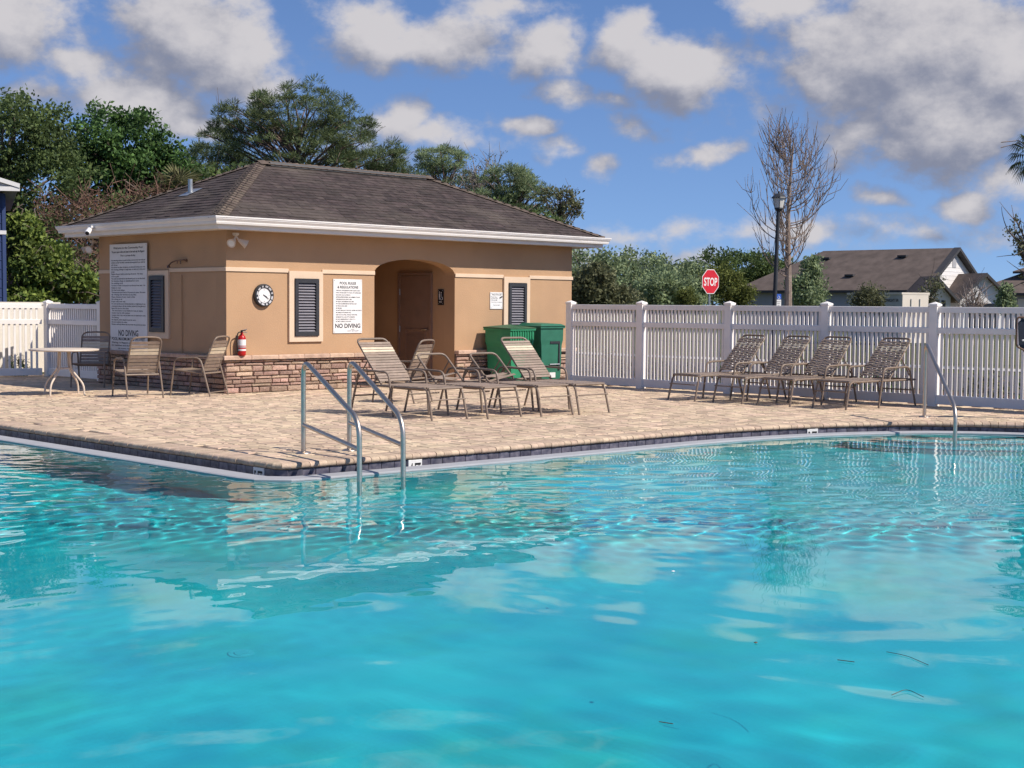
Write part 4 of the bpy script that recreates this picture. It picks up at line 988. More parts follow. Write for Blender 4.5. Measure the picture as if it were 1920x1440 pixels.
# ------------------------------------------------------------------ wheeled bins
def bin_(label, corner, rz, w, d, h, body_m, lid_m, open_lid, group):
    """corner: ground point under the front-left body corner (front = -Y local)"""
    t = thing('wheeled_bin', corner, label, 'bin', group, rz); k = .82
    def ring(s, z, y_off=0): ox, oy = w * (1 - s) / 2, d * (1 - s) / 2; return [(ox, oy * .4 + y_off, z), (w - ox, oy * .4 + y_off, z), (w - ox, d - oy * .6, z), (ox, d - oy * .6, z)]
    mb = MB(); rings = [ring(.80, .05), ring(.84, .12), ring(.90, h * .60), ring(.91, h * .64), ring(.985, h * .72), ring(1.0, h * .90), ring(1.0, h * .93)]
    vs_ = [p for r_ in rings for p in r_]; fs = [(0, 3, 2, 1)]
    for i in range(len(rings) - 1):
        for j in range(4): q = (j + 1) % 4; fs.append((4 * i + j, 4 * i + q, 4 * i + 4 + q, 4 * i + 4 + j))
    b = mb.add(vs_, fs).build('body', body_m, t)
    MB().box(-.025, w + .025, -.025, d + .025, h * .925, h * .965).build('rim', body_m, t)
    if open_lid:
        m_ = MB()
        n = 9
        for i in range(n):
            x = .06 + (w - .12) * i / (n - 1); m_.box(x - .009, x + .009, -.018, .012, h * .70, h * .925)
        m_.build('rim_ribs', body_m, t)
        MB().add([(-.03, -.03, h * .965), (w + .03, -.03, h * .972), (w + .03, d + .03, h * .985), (-.03, d + .03, h * .985), (w * .5, d * .5, h * 1.03), (-.03, -.03, h * .945), (w + .03, -.03, h * .952), (w + .03, d + .03, h * .965), (-.03, d + .03, h * .965)],
                 [(0, 1, 4), (1, 2, 4), (2, 3, 4), (3, 0, 4), (5, 6, 1, 0), (6, 7, 2, 1), (7, 8, 3, 2), (8, 5, 0, 3)]).build('lid', lid_m, t)
        MB().box(w * .25, w * .75, -.035, .05, h * .55, h * .60).build('catch_bar', body_m, t)
    else:
        MB().add([(-.03, -.04, h * .965), (w + .03, -.04, h * .965), (w + .03, d + .03, h * .965), (-.03, d + .03, h * .965), (.04, .03, h), (w - .04, .03, h), (w - .04, d - .04, h * 1.015), (.04, d - .04, h * 1.015)],
                 [(0, 1, 5, 4), (1, 2, 6, 5), (2, 3, 7, 6), (3, 0, 4, 7), (4, 5, 6, 7), (0, 3, 2, 1)]).build('lid', lid_m, t)
        # recessed grip panel on the front: frame proud of the body
        MB().box(w * .42, w * .86, -.005, .05, h * .66, h * .70).box(w * .80, w * .86, -.002, .06, h * .20, h * .66).build('front_groove', LOUVER, t)
        MB().tube([(w * .40, -.0, h * .30), (w * .84, -.0, h * .30)], .013).build('lift_bar', GALV, t)
        MB().box(w * .42, w * .68, .012, .05, h * .07, h * .16).build('sticker', SIGNW, t)
    for s in (.02, w - .06):
        MB().lathe([(.12, 0), (.12, .05), (.05, .055)], 18).build('wheel', RUBBER, t, (s - .0, d - .02, .12), (0, R(90), 0))
    MB().tube([(.08, d + .05, h * .93), (w - .08, d + .05, h * .93)], .014).build('handle', body_m, t)
    return t
cA = onY(957, 640, 18.93)
bin_('light green wheeled bin with ribbed front under the far vent', Vector((cA.x, 18.93, 0)), R(2), .66, .66, 1.08, BIN1, BINLID, True, 'green wheeled bins')
cB = onY(1014, 640, 19.0)
bin_('dark green wheeled bin with flat lid next to the fence end', Vector((cB.x, 19.0, 0)), R(-3), .60, .62, 1.12, BIN2, BIN2, False, 'green wheeled bins')

# pool lift seat at the right edge of the deck
pl = at(1912, 640, 19.0); plt = thing('pool_lift', Vector((pl.x + .45, pl.y - .45, 0)), 'navy mesh pool lift seat hung on a white arm by the picket fence', 'pool lift')
NAVY = mat('navy_mesh', (.018, .022, .035), .6, .3, 60)
mb = MB(); u = RT0; 
for (a, b, s_) in ((0, 0, 0),):
    pass
seat_c = Vector((pl.x, pl.y, 0)) - plt.location
poly = [(-.02, 1.36), (.03, 1.41), (.20, 1.38), (.55, 1.36), (.60, 1.0), (.10, .99), (.04, 1.05), (-.0, 1.10)]
MB().prism(poly, lambda p, e: tuple(seat_c + u * p[0] + FW0 * (.03 * e) + Vector((0, 0, p[1] * 1.15 - .27)))).build('seat_mesh', NAVY, plt)
MB().tube(fillet([tuple(seat_c + u * .08 + Vector((0, 0, .92)) - FW0 * .01), tuple(seat_c + u * -.05 + Vector((0, 0, .98)) - FW0 * .01), tuple(seat_c + u * -.05 + Vector((0, 0, 1.37)) - FW0 * .01), tuple(seat_c + u * .3 + Vector((0, 0, 1.35)) - FW0 * .01)], .05), .013, 8).build('seat_tube', mat('brown_tube', (.12, .06, .035), .5), plt, smooth=True)
MB().tube([tuple(seat_c + u * .02 + Vector((0, 0, 1.06)) - FW0 * .04), tuple(Vector((.0, 0, 1.06)))], .012).build('arm', SIGNW, plt)
MB().tube([(0, 0, 0), (0, 0, 1.5)], .05, 12).build('post', SIGNW, plt)
MB().box(-.25, .25, -.25, .25, 0, .06).build('base', SIGNW, plt)

# bits floating on the water
TWIG = mat('twig', (.10, .08, .055), .8)
def twig(pts, r_, label, group='twigs and leaves on the water'):
    P = [gz(x, y, WATER_Z + .004) for x, y in pts]; c = P[0]
    t = MB().tube([tuple(p - c) for p in fillet(P, .05)], r_, 5).build('floating_twig', TWIG, None, c); tag(t, label, 'twig', group)
twig([(1662, 1222), (1700, 1229), (1741, 1247)], .0015, 'long thin curved twig floating in the pool')
twig([(1672, 1303), (1700, 1291), (1732, 1307)], .0015, 'bent hooked twig floating in the pool')
twig([(1570, 1237), (1602, 1241)], .002, 'short straight twig floating in the pool')
twig([(1236, 1353), (1262, 1357)], .002, 'short dark twig floating nearest the pool shallows')
for (x, y, r_, lb) in ((1417, 1205, .010, 'small dark seed floating in the pool near the twigs'), (1262, 1071, .012, 'pale speck of leaf floating in mid pool')):
    p = gz(x, y, WATER_Z + .004); tag(MB().lathe([(r_ * .3, -.003), (r_, 0), (r_ * .5, .004)], 8).build('floating_seed', TWIG if r_ < .011 else SIGNW, None, p), lb, 'seed')

# ------------------------------------------------------------------ background: roads, trees, houses
def quad_sheet(name, pts, z, material, kind='structure'):
    me = bpy.data.meshes.new(name); me.from_pydata([(p[0], p[1], z) for p in pts], [], [tuple(range(len(pts)))]); me.materials.append(material); return tag(link(name, me), kind=kind)
quad_sheet('road', [(24.5, -60), (31, -60), (31, 120), (24.5, 120)], -.045, ASPHALT)
quad_sheet('pavement', [(33, -60), (34.5, -60), (34.5, 120), (33, 120)], -.04, mat('concrete', (.42, .40, .37), .9, .1, 3))
quad_sheet('mulch_bed', [(19.99, -20), (24.0, -20), (24.0, 60), (19.99, 60)], -.04, mat('mulch', (.10, .06, .04), .95, .4, 9))

def rv(n): 
    v = RNG.normal(size=(n, 3)); return v / np.linalg.norm(v, axis=1, keepdims=True)
def leaves(P, Lg, Wd, up=0.0, out=None):
    """diamond leaves at points P (n,3): length Lg, width Wd, tilted toward up / along out"""
    n = len(P); d = rv(n)
    if out is not None: d = d * .55 + out
    d[:, 2] += up; d /= np.linalg.norm(d, axis=1, keepdims=True)
    s = np.cross(d, rv(n)); s /= np.linalg.norm(s, axis=1, keepdims=True) + 1e-9
    l = (Lg * RNG.uniform(.6, 1.3, n))[:, None]; w = (Wd * RNG.uniform(.7, 1.2, n))[:, None]
    V = np.stack([P, P + d * l * .5 + s * w * .5, P + d * l, P + d * l * .5 - s * w * .5], 1).reshape(-1, 3)
    return V, np.arange(4 * n).reshape(n, 4)
def limb(mb, a, b, r0, r1, sag=0.12, n=5, k=5):
    a, b = Vector(a), Vector(b); mid = (a + b) / 2 + Vector((random.uniform(-1, 1), random.uniform(-1, 1), random.uniform(-.2, 1))) * (b - a).length * sag
    pts = [a * (1 - t) ** 2 + mid * 2 * t * (1 - t) + b * t * t for t in [i / n for i in range(n + 1)]]
    mb.tube(pts, r0, k, False, r1); return pts
def tree(name, label, base, lobes, material, bark, leaf=(.20, .10), clumps=120, per=60, cr=.55, trunk_r=.18, group=None, up=.1, kind='leaf', limbs=40, cat='tree', twig=0, lean=0, start=.35, shell=.5):
    """base: ground point; lobes: list of (centre Vector world, rx, ry, rz, weight) in world axes"""
    t = thing(name, base, label, cat, group); b = Vector(base)
    top = max(c.z for c, *_ in lobes); cx = sum((c for c, *_ in lobes), Vector()) / len(lobes)
    tw = sum(l[4] for l in lobes); CC = []
    for (c, rx, ry, rz_, w) in lobes:
        n = max(3, int(clumps * w / tw)); d = rv(n); rad = shell + (1 - shell) * RNG.uniform(0, 1, n) ** .7
        # uneven outline: lumpy radius
        lump = 1 + .16 * np.sin(d[:, 0] * 5 + c.x) * np.cos(d[:, 2] * 6 + c.y) + RNG.normal(0, .05, n)
        q = d * (rad * lump)[:, None] * np.array([rx, ry, rz_]); CC.append(q + np.array(c))
    CC = np.concatenate(CC); CC = CC[CC[:, 2] > b.z + .3]
    mb = MB(); tr_top = Vector((cx.x + lean, cx.y, b.z + (top - b.z) * .93))
    pts = limb(mb, (b.x, b.y, b.z - .1), tr_top, trunk_r, trunk_r * .22, .05, 9, 8)
    for i in RNG.choice(len(CC), min(limbs, len(CC)), replace=False):
        e = Vector(CC[i]); zt = max(start, min(.93, (e.z - b.z) / (tr_top.z - b.z) - .22)); k = zt * (len(pts) - 1); i0 = int(k); s0 = pts[i0].lerp(pts[min(i0 + 1, len(pts) - 1)], k - i0)
        br = limb(mb, s0, e, trunk_r * .30, .018, .14, 5, 4)
        for _ in range(twig):
            q = br[random.randint(2, 5)]; f_ = q + Vector(rv(1)[0]) * random.uniform(.3, .9) + Vector((0, 0, .3)); limb(mb, q, f_, .016, .006, .1, 3, 3)
    mb.v = [(v[0] - b.x, v[1] - b.y, v[2] - b.z) for v in mb.v]
    me = bpy.data.meshes.new('trunk'); me.from_pydata(mb.v, [], mb.f); me.materials.append(bark); link('trunk', me, t)
    if material is not None:
        m = len(CC); cidx = np.repeat(np.arange(m), per); rr = cr * RNG.uniform(.5, 1.25, m)[cidx]
        off = rv(len(cidx)) * (RNG.uniform(0, 1, len(cidx)) ** .5 * rr)[:, None]
        if kind == 'needle':
            off[:, 2] = np.abs(off[:, 2]) * .7 - .1 * cr; o_ = off / (np.linalg.norm(off, axis=1, keepdims=True) + 1e-6)
            V, Fq = leaves(CC[cidx] + off * .55, leaf[0], leaf[1], .45, o_)
        else:
            off[:, 2] *= .7; V, Fq = leaves(CC[cidx] + off, leaf[0], leaf[1], up)
        V = V - np.array(b); link('crown', fast_mesh('crown', V, Fq, material), t)
    return t
def gnd(px, D, z=-.06):
    p = at(px, 600, D); return Vector((p.x, p.y, z))
def lobe(px, py, D, hw, hh, w=1, depth=1.0):
    """lobe centred at photo pixel, half sizes in photo pixels at distance D"""
    c = at(px, py, D); k = D / F; return (c, hw * k * depth, hw * k * depth, hh * k, w)
OAK = leafmat('oak_leaf', (0.051, 0.082, 0.031), (0.147, 0.196, 0.062))
OAK2 = leafmat('oak_leaf_fresh', (0.038, 0.081, 0.027), (0.111, 0.199, 0.051))
PINE = leafmat('pine_needle', (0.063, 0.098, 0.044), (0.184, 0.218, 0.092), .25)
BUSH = leafmat('bush_leaf', (0.065, 0.109, 0.026), (0.246, 0.304, 0.065))
FARL = leafmat('far_leaf', (0.131, 0.183, 0.105), (0.314, 0.369, 0.183))
YEL = leafmat('yellow_leaf', (.08, .10, .025), (.20, .22, .055))
DRY = leafmat('dry_leaf', (.10, .055, .035), (.20, .12, .075), .2)
OLIVE = leafmat('olive_leaf', (0.088, 0.100, 0.050), (0.188, 0.188, 0.094))
WG = 'woodland trees behind the bath house'
tree('oak_tree', 'tall dark evergreen filling the view above the blue house', gnd(20, 50), [lobe(10, 250, 50, 110, 85, 1.4), lobe(-70, 330, 50, 90, 110, 1), lobe(90, 330, 50, 75, 95, 1), lobe(30, 450, 50, 100, 70, .8)], OAK, BARK, (.17, .085), 330, 80, .62, .24, WG)
tree('oak_tree', 'rounded glossy green oak rising behind the dry brown thicket', gnd(215, 56), [lobe(225, 275, 56, 95, 78, 1.5), lobe(170, 330, 56, 80, 70, 1), lobe(290, 330, 56, 75, 60, 1), lobe(215, 420, 56, 120, 70, .7)], OAK2, BARK, (.20, .11), 300, 75, .68, .22, WG)
tree('pine_tree', 'big open crowned pine towering over the bath house roof', gnd(565, 60), [lobe(555, 215, 60, 105, 62, 1.7), lobe(470, 235, 60, 70, 50, .9), lobe(640, 260, 60, 70, 50, 1.0), lobe(420, 270, 60, 48, 42, .5), lobe(560, 290, 60, 130, 40, .9), lobe(720, 300, 60, 45, 32, .55)], PINE, BARK_P, (.21, .024), 400, 125, .62, .18, WG, kind='needle', limbs=90, twig=3, start=.45, shell=.62)
tree('pine_tree', 'darker low pine between the oak and the big pine', gnd(415, 64), [lobe(400, 300, 64, 65, 60, 1), lobe(350, 350, 64, 75, 60, 1), lobe(460, 350, 64, 60, 55, 1)], PINE, BARK_P, (.21, .026), 210, 120, .65, .2, WG, kind='needle', limbs=50, twig=1)
tree('pine_tree', 'small rounded pine peeking over the middle of the roof ridge', gnd(690, 68), [lobe(690, 320, 68, 70, 42, 1), lobe(640, 345, 68, 60, 36, .6), lobe(745, 340, 68, 38, 28, .5)], PINE, BARK_P, (.21, .024), 130, 110, .55, .16, WG, kind='needle', limbs=60, twig=2)
tree('pine_tree', 'green topped pine beyond the right end of the roof ridge', gnd(830, 78), [lobe(830, 300, 78, 52, 26, 1.1), lobe(800, 350, 78, 70, 40, 1), lobe(870, 360, 78, 60, 40, .8)], FARL, BARK_P, (.22, .035), 170, 100, .6, .17, WG, kind='needle', limbs=50, twig=1)
tree('bare_tree', 'leafless grey tree between two green crowns above the roof slope', gnd(905, 76), [lobe(905, 320, 76, 42, 36, 1), lobe(890, 350, 76, 50, 34, .6)], OLIVE, mat('grey_bark', (.24, .20, .17), .95, .2, 8), (.14, .06), 60, 8, .4, .12, WG, limbs=60, twig=5)
tree('pine_tree', 'round olive green crown above the lower roof slope', gnd(960, 72), [lobe(955, 345, 72, 55, 38, 1.2), lobe(990, 375, 72, 50, 38, 1), lobe(920, 390, 72, 55, 38, .8)], FARL, BARK_P, (.22, .035), 190, 100, .55, .15, WG, kind='needle', limbs=60, twig=2)
tree('oak_tree', 'thin sparse tree at the tail of the roof slope', gnd(1045, 70), [lobe(1045, 375, 70, 36, 32, 1), lobe(1030, 410, 70, 50, 30, .8), lobe(1075, 395, 70, 16, 14, .3)], OLIVE, BARK, (.20, .10), 55, 26, .42, .10, WG, limbs=40, twig=3)
# dry vine thicket and bright bush behind the left fence
def thicket(name, label, base, lobes, n, L0, material, r_=.012, extra=None, cat='bush', group=None, root=False):
    t = thing(name, base, label, cat, group); mb = MB(); b = Vector(base)
    for (c, rx, ry, rz_, w) in lobes:
        for _ in range(int(n * w)):
            d = rv(1)[0]; p = Vector(c) + Vector((d[0] * rx, d[1] * ry, d[2] * rz_)) * random.uniform(.3, 1); e = p + Vector(rv(1)[0]) * random.uniform(.4, 1.2) * L0 + Vector((0, 0, random.uniform(-.1, .5))) * L0
            mid = (p + e) / 2 + Vector(rv(1)[0]) * .25 * L0
            mb.tube(([Vector((0, 0, 0))] if root else []) + [p - b, mid - b, e - b], r_ * random.uniform(.6, 1.4), 3, False)
    me = bpy.data.meshes.new('stems'); me.from_pydata(mb.v, [], mb.f); me.materials.append(material); link('stems', me, t)
    if extra:
        mt, per, leaf = extra; P = []
        for (c, rx, ry, rz_, w) in lobes:
            m = int(per * w); d = rv(m) * RNG.uniform(.3, 1.05, (m, 1)) ** .6; P.append(np.array(c) + d * np.array([rx, ry, rz_]))
        P = np.concatenate(P); V, Fq = leaves(P, leaf[0], leaf[1], -.1); link('foliage', fast_mesh('foliage', V - np.array(b), Fq, mt), t)
    return t
BRT = mat('dry_stem', (.17, .095, .07), .9, .35, 3, island=.3)
thicket('dry_thicket', 'tangle of dry reddish brown vines behind the bath house eave', gnd(200, 45), [lobe(160, 480, 45, 60, 85, 1.2), lobe(180, 400, 45, 75, 45, .9), lobe(280, 372, 45, 60, 28, .5), lobe(100, 400, 45, 45, 40, .3)], 190, .8, BRT, .008, (DRY, 1100, (.12, .04)))
thicket('leafy_bush', 'bright green broadleaf bush behind the left white fence', gnd(90, 40), [lobe(80, 500, 40, 62, 50, 1.3), lobe(45, 440, 40, 35, 42, .7), lobe(140, 530, 40, 42, 30, .7), lobe(60, 560, 40, 70, 25, .8)], 60, .6, BARK, .012, (BUSH, 3600, (.17, .10)))
for (px_, py_2, D_, hw_, hh_, lb) in ((50, 480, 54, 130, 90, 'dark green understorey bush beside the blue house'), (190, 530, 52, 90, 70, 'dark green understorey bush behind the brown thicket'), (300, 425, 55, 140, 62, 'dark green understorey bush above the left roof slope'), (480, 360, 58, 190, 50, 'dark green understorey bush below the big pine'), (800, 400, 62, 180, 40, 'dark green understorey bush behind the roof ridge end'), (960, 430, 62, 110, 40, 'dark green understorey bush behind the lower roof slope')):
    thicket('leafy_bush', lb, gnd(px_, D_), [lobe(px_, py_2, D_, hw_, hh_, 1)], 40, 1.0, BARK, .02, (OAK, 5200, (.22, .12)), 'bush', 'understorey bushes behind the bath house', True)
# small fan palm clump above the left roof slope
def fan_palm(label, c, r_, n, material, group=None, trunk=None):
    base = Vector((c.x, c.y, -.06)); t = thing('fan_palm', base, label, 'palm', group); V = []; Fq = []
    for k in range(n):
        d = Vector(rv(1)[0]); d.z = abs(d.z) * .9 - .25; d.normalize(); side = d.cross(Vector((0, 0, 1))).normalized(); upv = side.cross(d).normalized()
        hub = c - base + d * r_ * .35
        for j in range(15):
            a = (j / 14 - .5) * R(190); e = hub + (d * math.cos(a) + side * math.sin(a)) * r_ * .62 - Vector((0, 0, .12 * r_ * (1 - math.cos(a)) + .10 * r_)); m_ = hub + (e - hub) * .5 + upv * .03; w = side.cross(e - hub).normalized() * .0 + (e - hub).normalized().cross(upv) * r_ * .028
            i = len(V); V += [hub, m_ + w, e, m_ - w]; Fq.append((i, i + 1, i + 2, i + 3))
    link('fronds', fast_mesh('fronds', np.array([tuple(v) for v in V]), np.array(Fq), material), t)
    mb = MB()
    mb.tube([(0, 0, 0), tuple(c - base)], r_ * .12 if trunk is None else trunk, 8, True, r_ * .09 if trunk is None else trunk * .85); mb.build('trunk', BARK, t)
    return t
PALM = leafmat('palm_leaf', (.05, .065, .025), (.12, .14, .055), .3)
fan_palm('pale green fan palm tops showing above the left roof slope', at(335, 355, 47), 1.1, 26, leafmat('palm_pale', (.10, .10, .045), (.20, .19, .09), .3))
# right hand background trees
FG = 'far tree line beyond the picket fence'
tree('oak_tree', 'yellow green tree right behind the bath house fence corner', gnd(1120, 52), [lobe(1115, 535, 52, 42, 42, 1.2), lobe(1150, 560, 52, 45, 30, .8), lobe(1085, 560, 52, 30, 35, .7)], OLIVE, BARK, (.15, .07), 150, 70, .42, .10, FG, limbs=30)
ft = [(1095, 500, 100, 55, 40, 'first'), (1165, 515, 104, 55, 42, ''), (1225, 512, 110, 55, 36, ''), (1285, 522, 112, 50, 34, ''), (1335, 505, 118, 60, 36, ''), (1400, 498, 122, 62, 26, ''), (1245, 540, 95, 60, 34, ''), (1450, 510, 125, 60, 30, '')]
fl = ['grey green tree in the far line, tallest just past the bath house', 'far line tree left of the stop sign over the second fence bay', 'far line tree dark and broad, well left of the stop sign', 'far line tree partly hidden by the stop sign', 'far line tree whose crown tops the stop sign', 'dark far tree above the left slope of the brown roofed house', 'low far line tree in front of taller ones, left of the stop sign', 'far tree behind the ridge of the brown roofed house near the lamp post']
for (x, y, D, hw, hh, _), lb in zip(ft, fl):
    dark = D > 115
    tree('oak_tree', lb, gnd(x, D), [lobe(x, y, D, hw, hh, 1.2), lobe(x - hw * .5, y + hh * .8, D, hw * .8, hh * .7, .8), lobe(x + hw * .5, y + hh * .9, D, hw * .8, hh * .7, .8)], OAK if dark else FARL, BARK, (.28, .15), 130, 60, .8, .16, FG, limbs=25)
tree('small_tree', 'yellow green bushy young tree right of the stop sign', gnd(1368, 62), [lobe(1370, 548, 62, 34, 32, 1.2), lobe(1345, 520, 62, 28, 28, .7), lobe(1395, 560, 62, 22, 24, .6)], YEL, BARK, (.13, .06), 140, 60, .38, .07, None, limbs=30)
tree('small_tree', 'bright green shrub left of the stop sign over the fence', gnd(1285, 70), [lobe(1285, 562, 70, 16, 20, 1)], YEL, BARK, (.13, .06), 50, 60, .35, .05, None, limbs=12)
tree('small_tree', 'dark leafy young tree beside the dead pine trunk', gnd(1512, 58), [lobe(1512, 548, 58, 34, 34, 1.2), lobe(1520, 505, 58, 14, 22, .4)], FARL, BARK, (.15, .08), 110, 40, .38, .06, None, limbs=30)
tree('small_tree', 'thin olive shrub before the lettered grey container', gnd(1625, 50), [lobe(1628, 560, 50, 28, 22, 1)], OLIVE, BARK, (.09, .04), 70, 50, .30, .04, None, limbs=20)
tree('small_tree', 'leafy sapling before the cream porch gable', gnd(1748, 62), [lobe(1748, 545, 62, 20, 34, 1), lobe(1738, 575, 62, 18, 18, .5)], OLIVE, BARK, (.12, .06), 40, 22, .35, .05, None, limbs=24, twig=1)
tree('small_tree', 'dense dark sapling right of the garage door', gnd(1880, 56), [lobe(1886, 560, 56, 9, 30, 1)], FARL, BARK, (.15, .08), 42, 32, .32, .05, None, limbs=14)
tree('bare_tree', 'leafless young tree before the dark garage opening', gnd(1826, 60), [lobe(1826, 560, 60, 34, 30, 1)], None, mat('pale_bark', (.28, .22, .19), .95, .2, 8), limbs=34, twig=4, trunk_r=.045, clumps=70, start=.12)
# dead pine: a bare whorled trunk with up-swept branches
def dead_pine():
    D = 42; b = gnd(1472, D); t = thing('dead_pine', b, 'tall dead pine with bare upswept branches behind the lamp post', 'tree'); mb = MB()
    topz = at(1478, 262, D).z; P = []
    for k in range(13):
        f_ = k / 12; q = at(1472 + 8 * f_ + 3 * math.sin(f_ * 7), 600, D); P.append(Vector((q.x, q.y, -.1 + (topz + .1) * f_)))
    mb.tube([p - b for p in P], .15, 9, True, .018)
    rnd = random.Random(12); k = D / F
    for i in range(52):
        f_ = .38 + .59 * (i / 52) ** .85; zi = f_ * 12; i0 = min(11, int(zi)); s = P[i0].lerp(P[i0 + 1], zi - i0); a = rnd.uniform(0, 2 * math.pi)
        Lh = (78 * (1 - abs(f_ - .60) / .42) ** .7 if abs(f_ - .60) < .42 else 10) * k * rnd.uniform(.65, 1.05) + .15
        hdir = Vector((math.cos(a), math.sin(a), 0)); up_ = Lh * rnd.uniform(.75, 1.25)
        pts = [s + hdir * Lh * (1 - (1 - u_) ** 1.6) + Vector((0, 0, up_ * u_ ** 1.9 + .08 * Lh * u_)) for u_ in np.linspace(0, 1, 8)]
        mb.tube([p - b for p in pts], .026 * (1.1 - f_ * .6), 5, False, .006)
        for j in range(rnd.randint(7, 11)):
            q = pts[rnd.randint(2, 7)]; e = q + hdir * rnd.uniform(-.05, .3) + Vector((rnd.uniform(-.35, .35), rnd.uniform(-.35, .35), rnd.uniform(.3, .9))); mid = (q + e) / 2 + Vector((rnd.uniform(-.1, .1), rnd.uniform(-.1, .1), -.08)); mb.tube([q - b, mid - b, e - b], .011, 4, False, .005)
    me = bpy.data.meshes.new('trunk'); me.from_pydata(mb.v, [], mb.f); me.materials.append(BARK_D); link('trunk', me, t)
    c = at(1478, 270, D); n = 250; Pn = np.array(c) + rv(n) * RNG.uniform(.2, 1, (n, 1)) * np.array([.55, .55, .75]); V, Fq = leaves(Pn, .22, .012, .8); link('dead_needles', fast_mesh('dead_needles', V - np.array(b), Fq, DRY), t)
dead_pine()
# cabbage palm and leafy tree just entering at the right edge
def edge_palm():
    c = at(1945, 290, 38); b = Vector((c.x, c.y, -.06)); t = thing('fan_palm', b, 'tall cabbage palm with drooping fan fronds at the right edge', 'palm'); V = []; Fq = []
    for k in range(34):
        a0 = k * 2.4; el = R(75 - 120 * (k / 33)); d = Vector((math.cos(a0) * math.cos(el), math.sin(a0) * math.cos(el), math.sin(el))); side = d.cross(Vector((0, 0, 1))).normalized(); hub = d * .45
        for j in range(17):
            a = (j / 16 - .5) * R(170); dd = (d * math.cos(a) + side * math.sin(a)); m_ = hub + dd * .26; e = hub + dd * .46 - Vector((0, 0, .20)); w = dd.cross(Vector((0, 0, 1))); w = w.normalized() * .018 if w.length > .01 else side * .018; i = len(V); V += [hub, m_ + w, e, m_ - w]; Fq.append((i, i + 1, i + 2, i + 3))
        i = len(V)
    V = [v + (c - b) for v in V]
    link('fronds', fast_mesh('fronds', np.array([tuple(v) for v in V]), np.array(Fq), PALM), t)
    MB().tube([(0, 0, 0), tuple(c - b - Vector((0, 0, .2)))], .17, 10, True, .14).build('trunk', BARK, t, smooth=True)
    mb = MB(); 
    for s in (-1, .4): mb.tube([tuple(c - b), tuple(c - b + RT0 * -.5 * 1 + Vector((0, 0, .35 + .05 * s))), tuple(c - b + RT0 * -.98 + Vector((0, 0, .28 + .1 * s)))], .012, 4)
    mb.build('flower_stalk', BARK_D, t)
edge_palm()
tree('oak_tree', 'grey green leafy tree hanging in at the right edge below the palm', gnd(1965, 36), [lobe(1935, 470, 36, 32, 60, 1.0), lobe(1905, 465, 36, 18, 22, .25), lobe(1900, 430, 36, 16, 20, .2), lobe(1975, 520, 36, 40, 60, 1.1)], OLIVE, BARK, (.10, .055), 90, 14, .20, .09, None, limbs=60, twig=1, start=.3)
# shrubs in the bed behind the picket fence
for k, (y, s_) in enumerate(((17.9, .34), (17.0, .30), (15.9, .26), (15.2, .30), (13.6, .24), (12.0, .3), (10.4, .3), (9.2, .34), (8.0, .3))):
    c = Vector((20.55 + .25 * math.sin(k * 2.3), y, s_ * .8)); b = Vector((c.x, c.y, -.04))
    thicket('bed_shrub', 'low dark shrub in the mulch bed behind the picket fence', b, [(c, s_ * 1.2, s_ * 1.3, s_ * .9, 1)], 24, .35, BARK, .006, (OAK2 if k % 2 else OLIVE, 420, (.09, .045)), 'shrub', 'shrubs in the mulch bed')
for k in range(5):
    p = c0 + bdir * (.5 + .7 * k) + Vector((.1, .38, 0)); c = p + Vector((0, 0, .16))
    thicket('bed_shrub', 'small weedy shrub between the sunlit picket fence and the board fence', Vector((p.x, p.y, -.06)), [(c, .22, .16, .26, 1)], 20, .28, BARK, .005, (OAK, 160, (.09, .035)), 'shrub', 'weeds behind the left fence')

# ------------------------------------------------------------------ street furniture
p = gnd(1449, 35.5); lt = thing('street_lamp', p, 'black street lamp post with frosted lantern before the dead pine', 'street lamp')
lz = at(1452, 388, 35.5).z; LG = mat('lamp_glass', (.62, .60, .55), .3, .05, 5)
lean = RT0 * .10
MB().tube([(0, 0, 0), tuple(lean * .9 + Vector((0, 0, lz)))], .060, 12, True, .045).build('pole', LOUVER, lt, smooth=True)
MB().lathe([(.11, 0), (.10, .5), (.07, .56)], 14).build('pole_base', LOUVER, lt, smooth=True)
MB().lathe([(.10, .02), (.15, .27)], 8, tuple(lean + Vector((0, 0, lz)))).build('lantern', LG, lt)
MB().lathe([(.06, -.06), (.11, .0), (.105, .03)], 8, tuple(lean + Vector((0, 0, lz)))).build('lantern_cup', LOUVER, lt)
MB().lathe([(.19, .265), (.18, .29), (.09, .37), (.03, .39), (.02, .44)], 8, tuple(lean + Vector((0, 0, lz)))).build('lantern_roof', LOUVER, lt)
for k in range(4):
    a = R(45 + 90 * k); MB().tube([tuple(lean + Vector((.10 * math.cos(a), .10 * math.sin(a), lz + .02))), tuple(lean + Vector((.15 * math.cos(a), .15 * math.sin(a), lz + .27)))], .008, 5).build('lantern_bar', LOUVER, lt)
def post_sign(name, label, px, py, D, yaw, build, cat='sign'):
    c = at(px, py, D); b = Vector((c.x, c.y, -.05)); t = thing(name, b, label, cat)
    toward = (CAM - c); toward.z = 0; toward.normalize(); nrm = Matrix.Rotation(yaw, 3, 'Z') @ toward; right = Vector((0, 0, 1)).cross(nrm)
    M_ = Matrix((right, Vector((0, 0, 1)), nrm)).transposed()
    MB().tube([(0, 0, 0), (0, 0, c.z + .35)], .030, 8).build('post', GALV, t)
    build(t, M_, c.z - b.z); return t
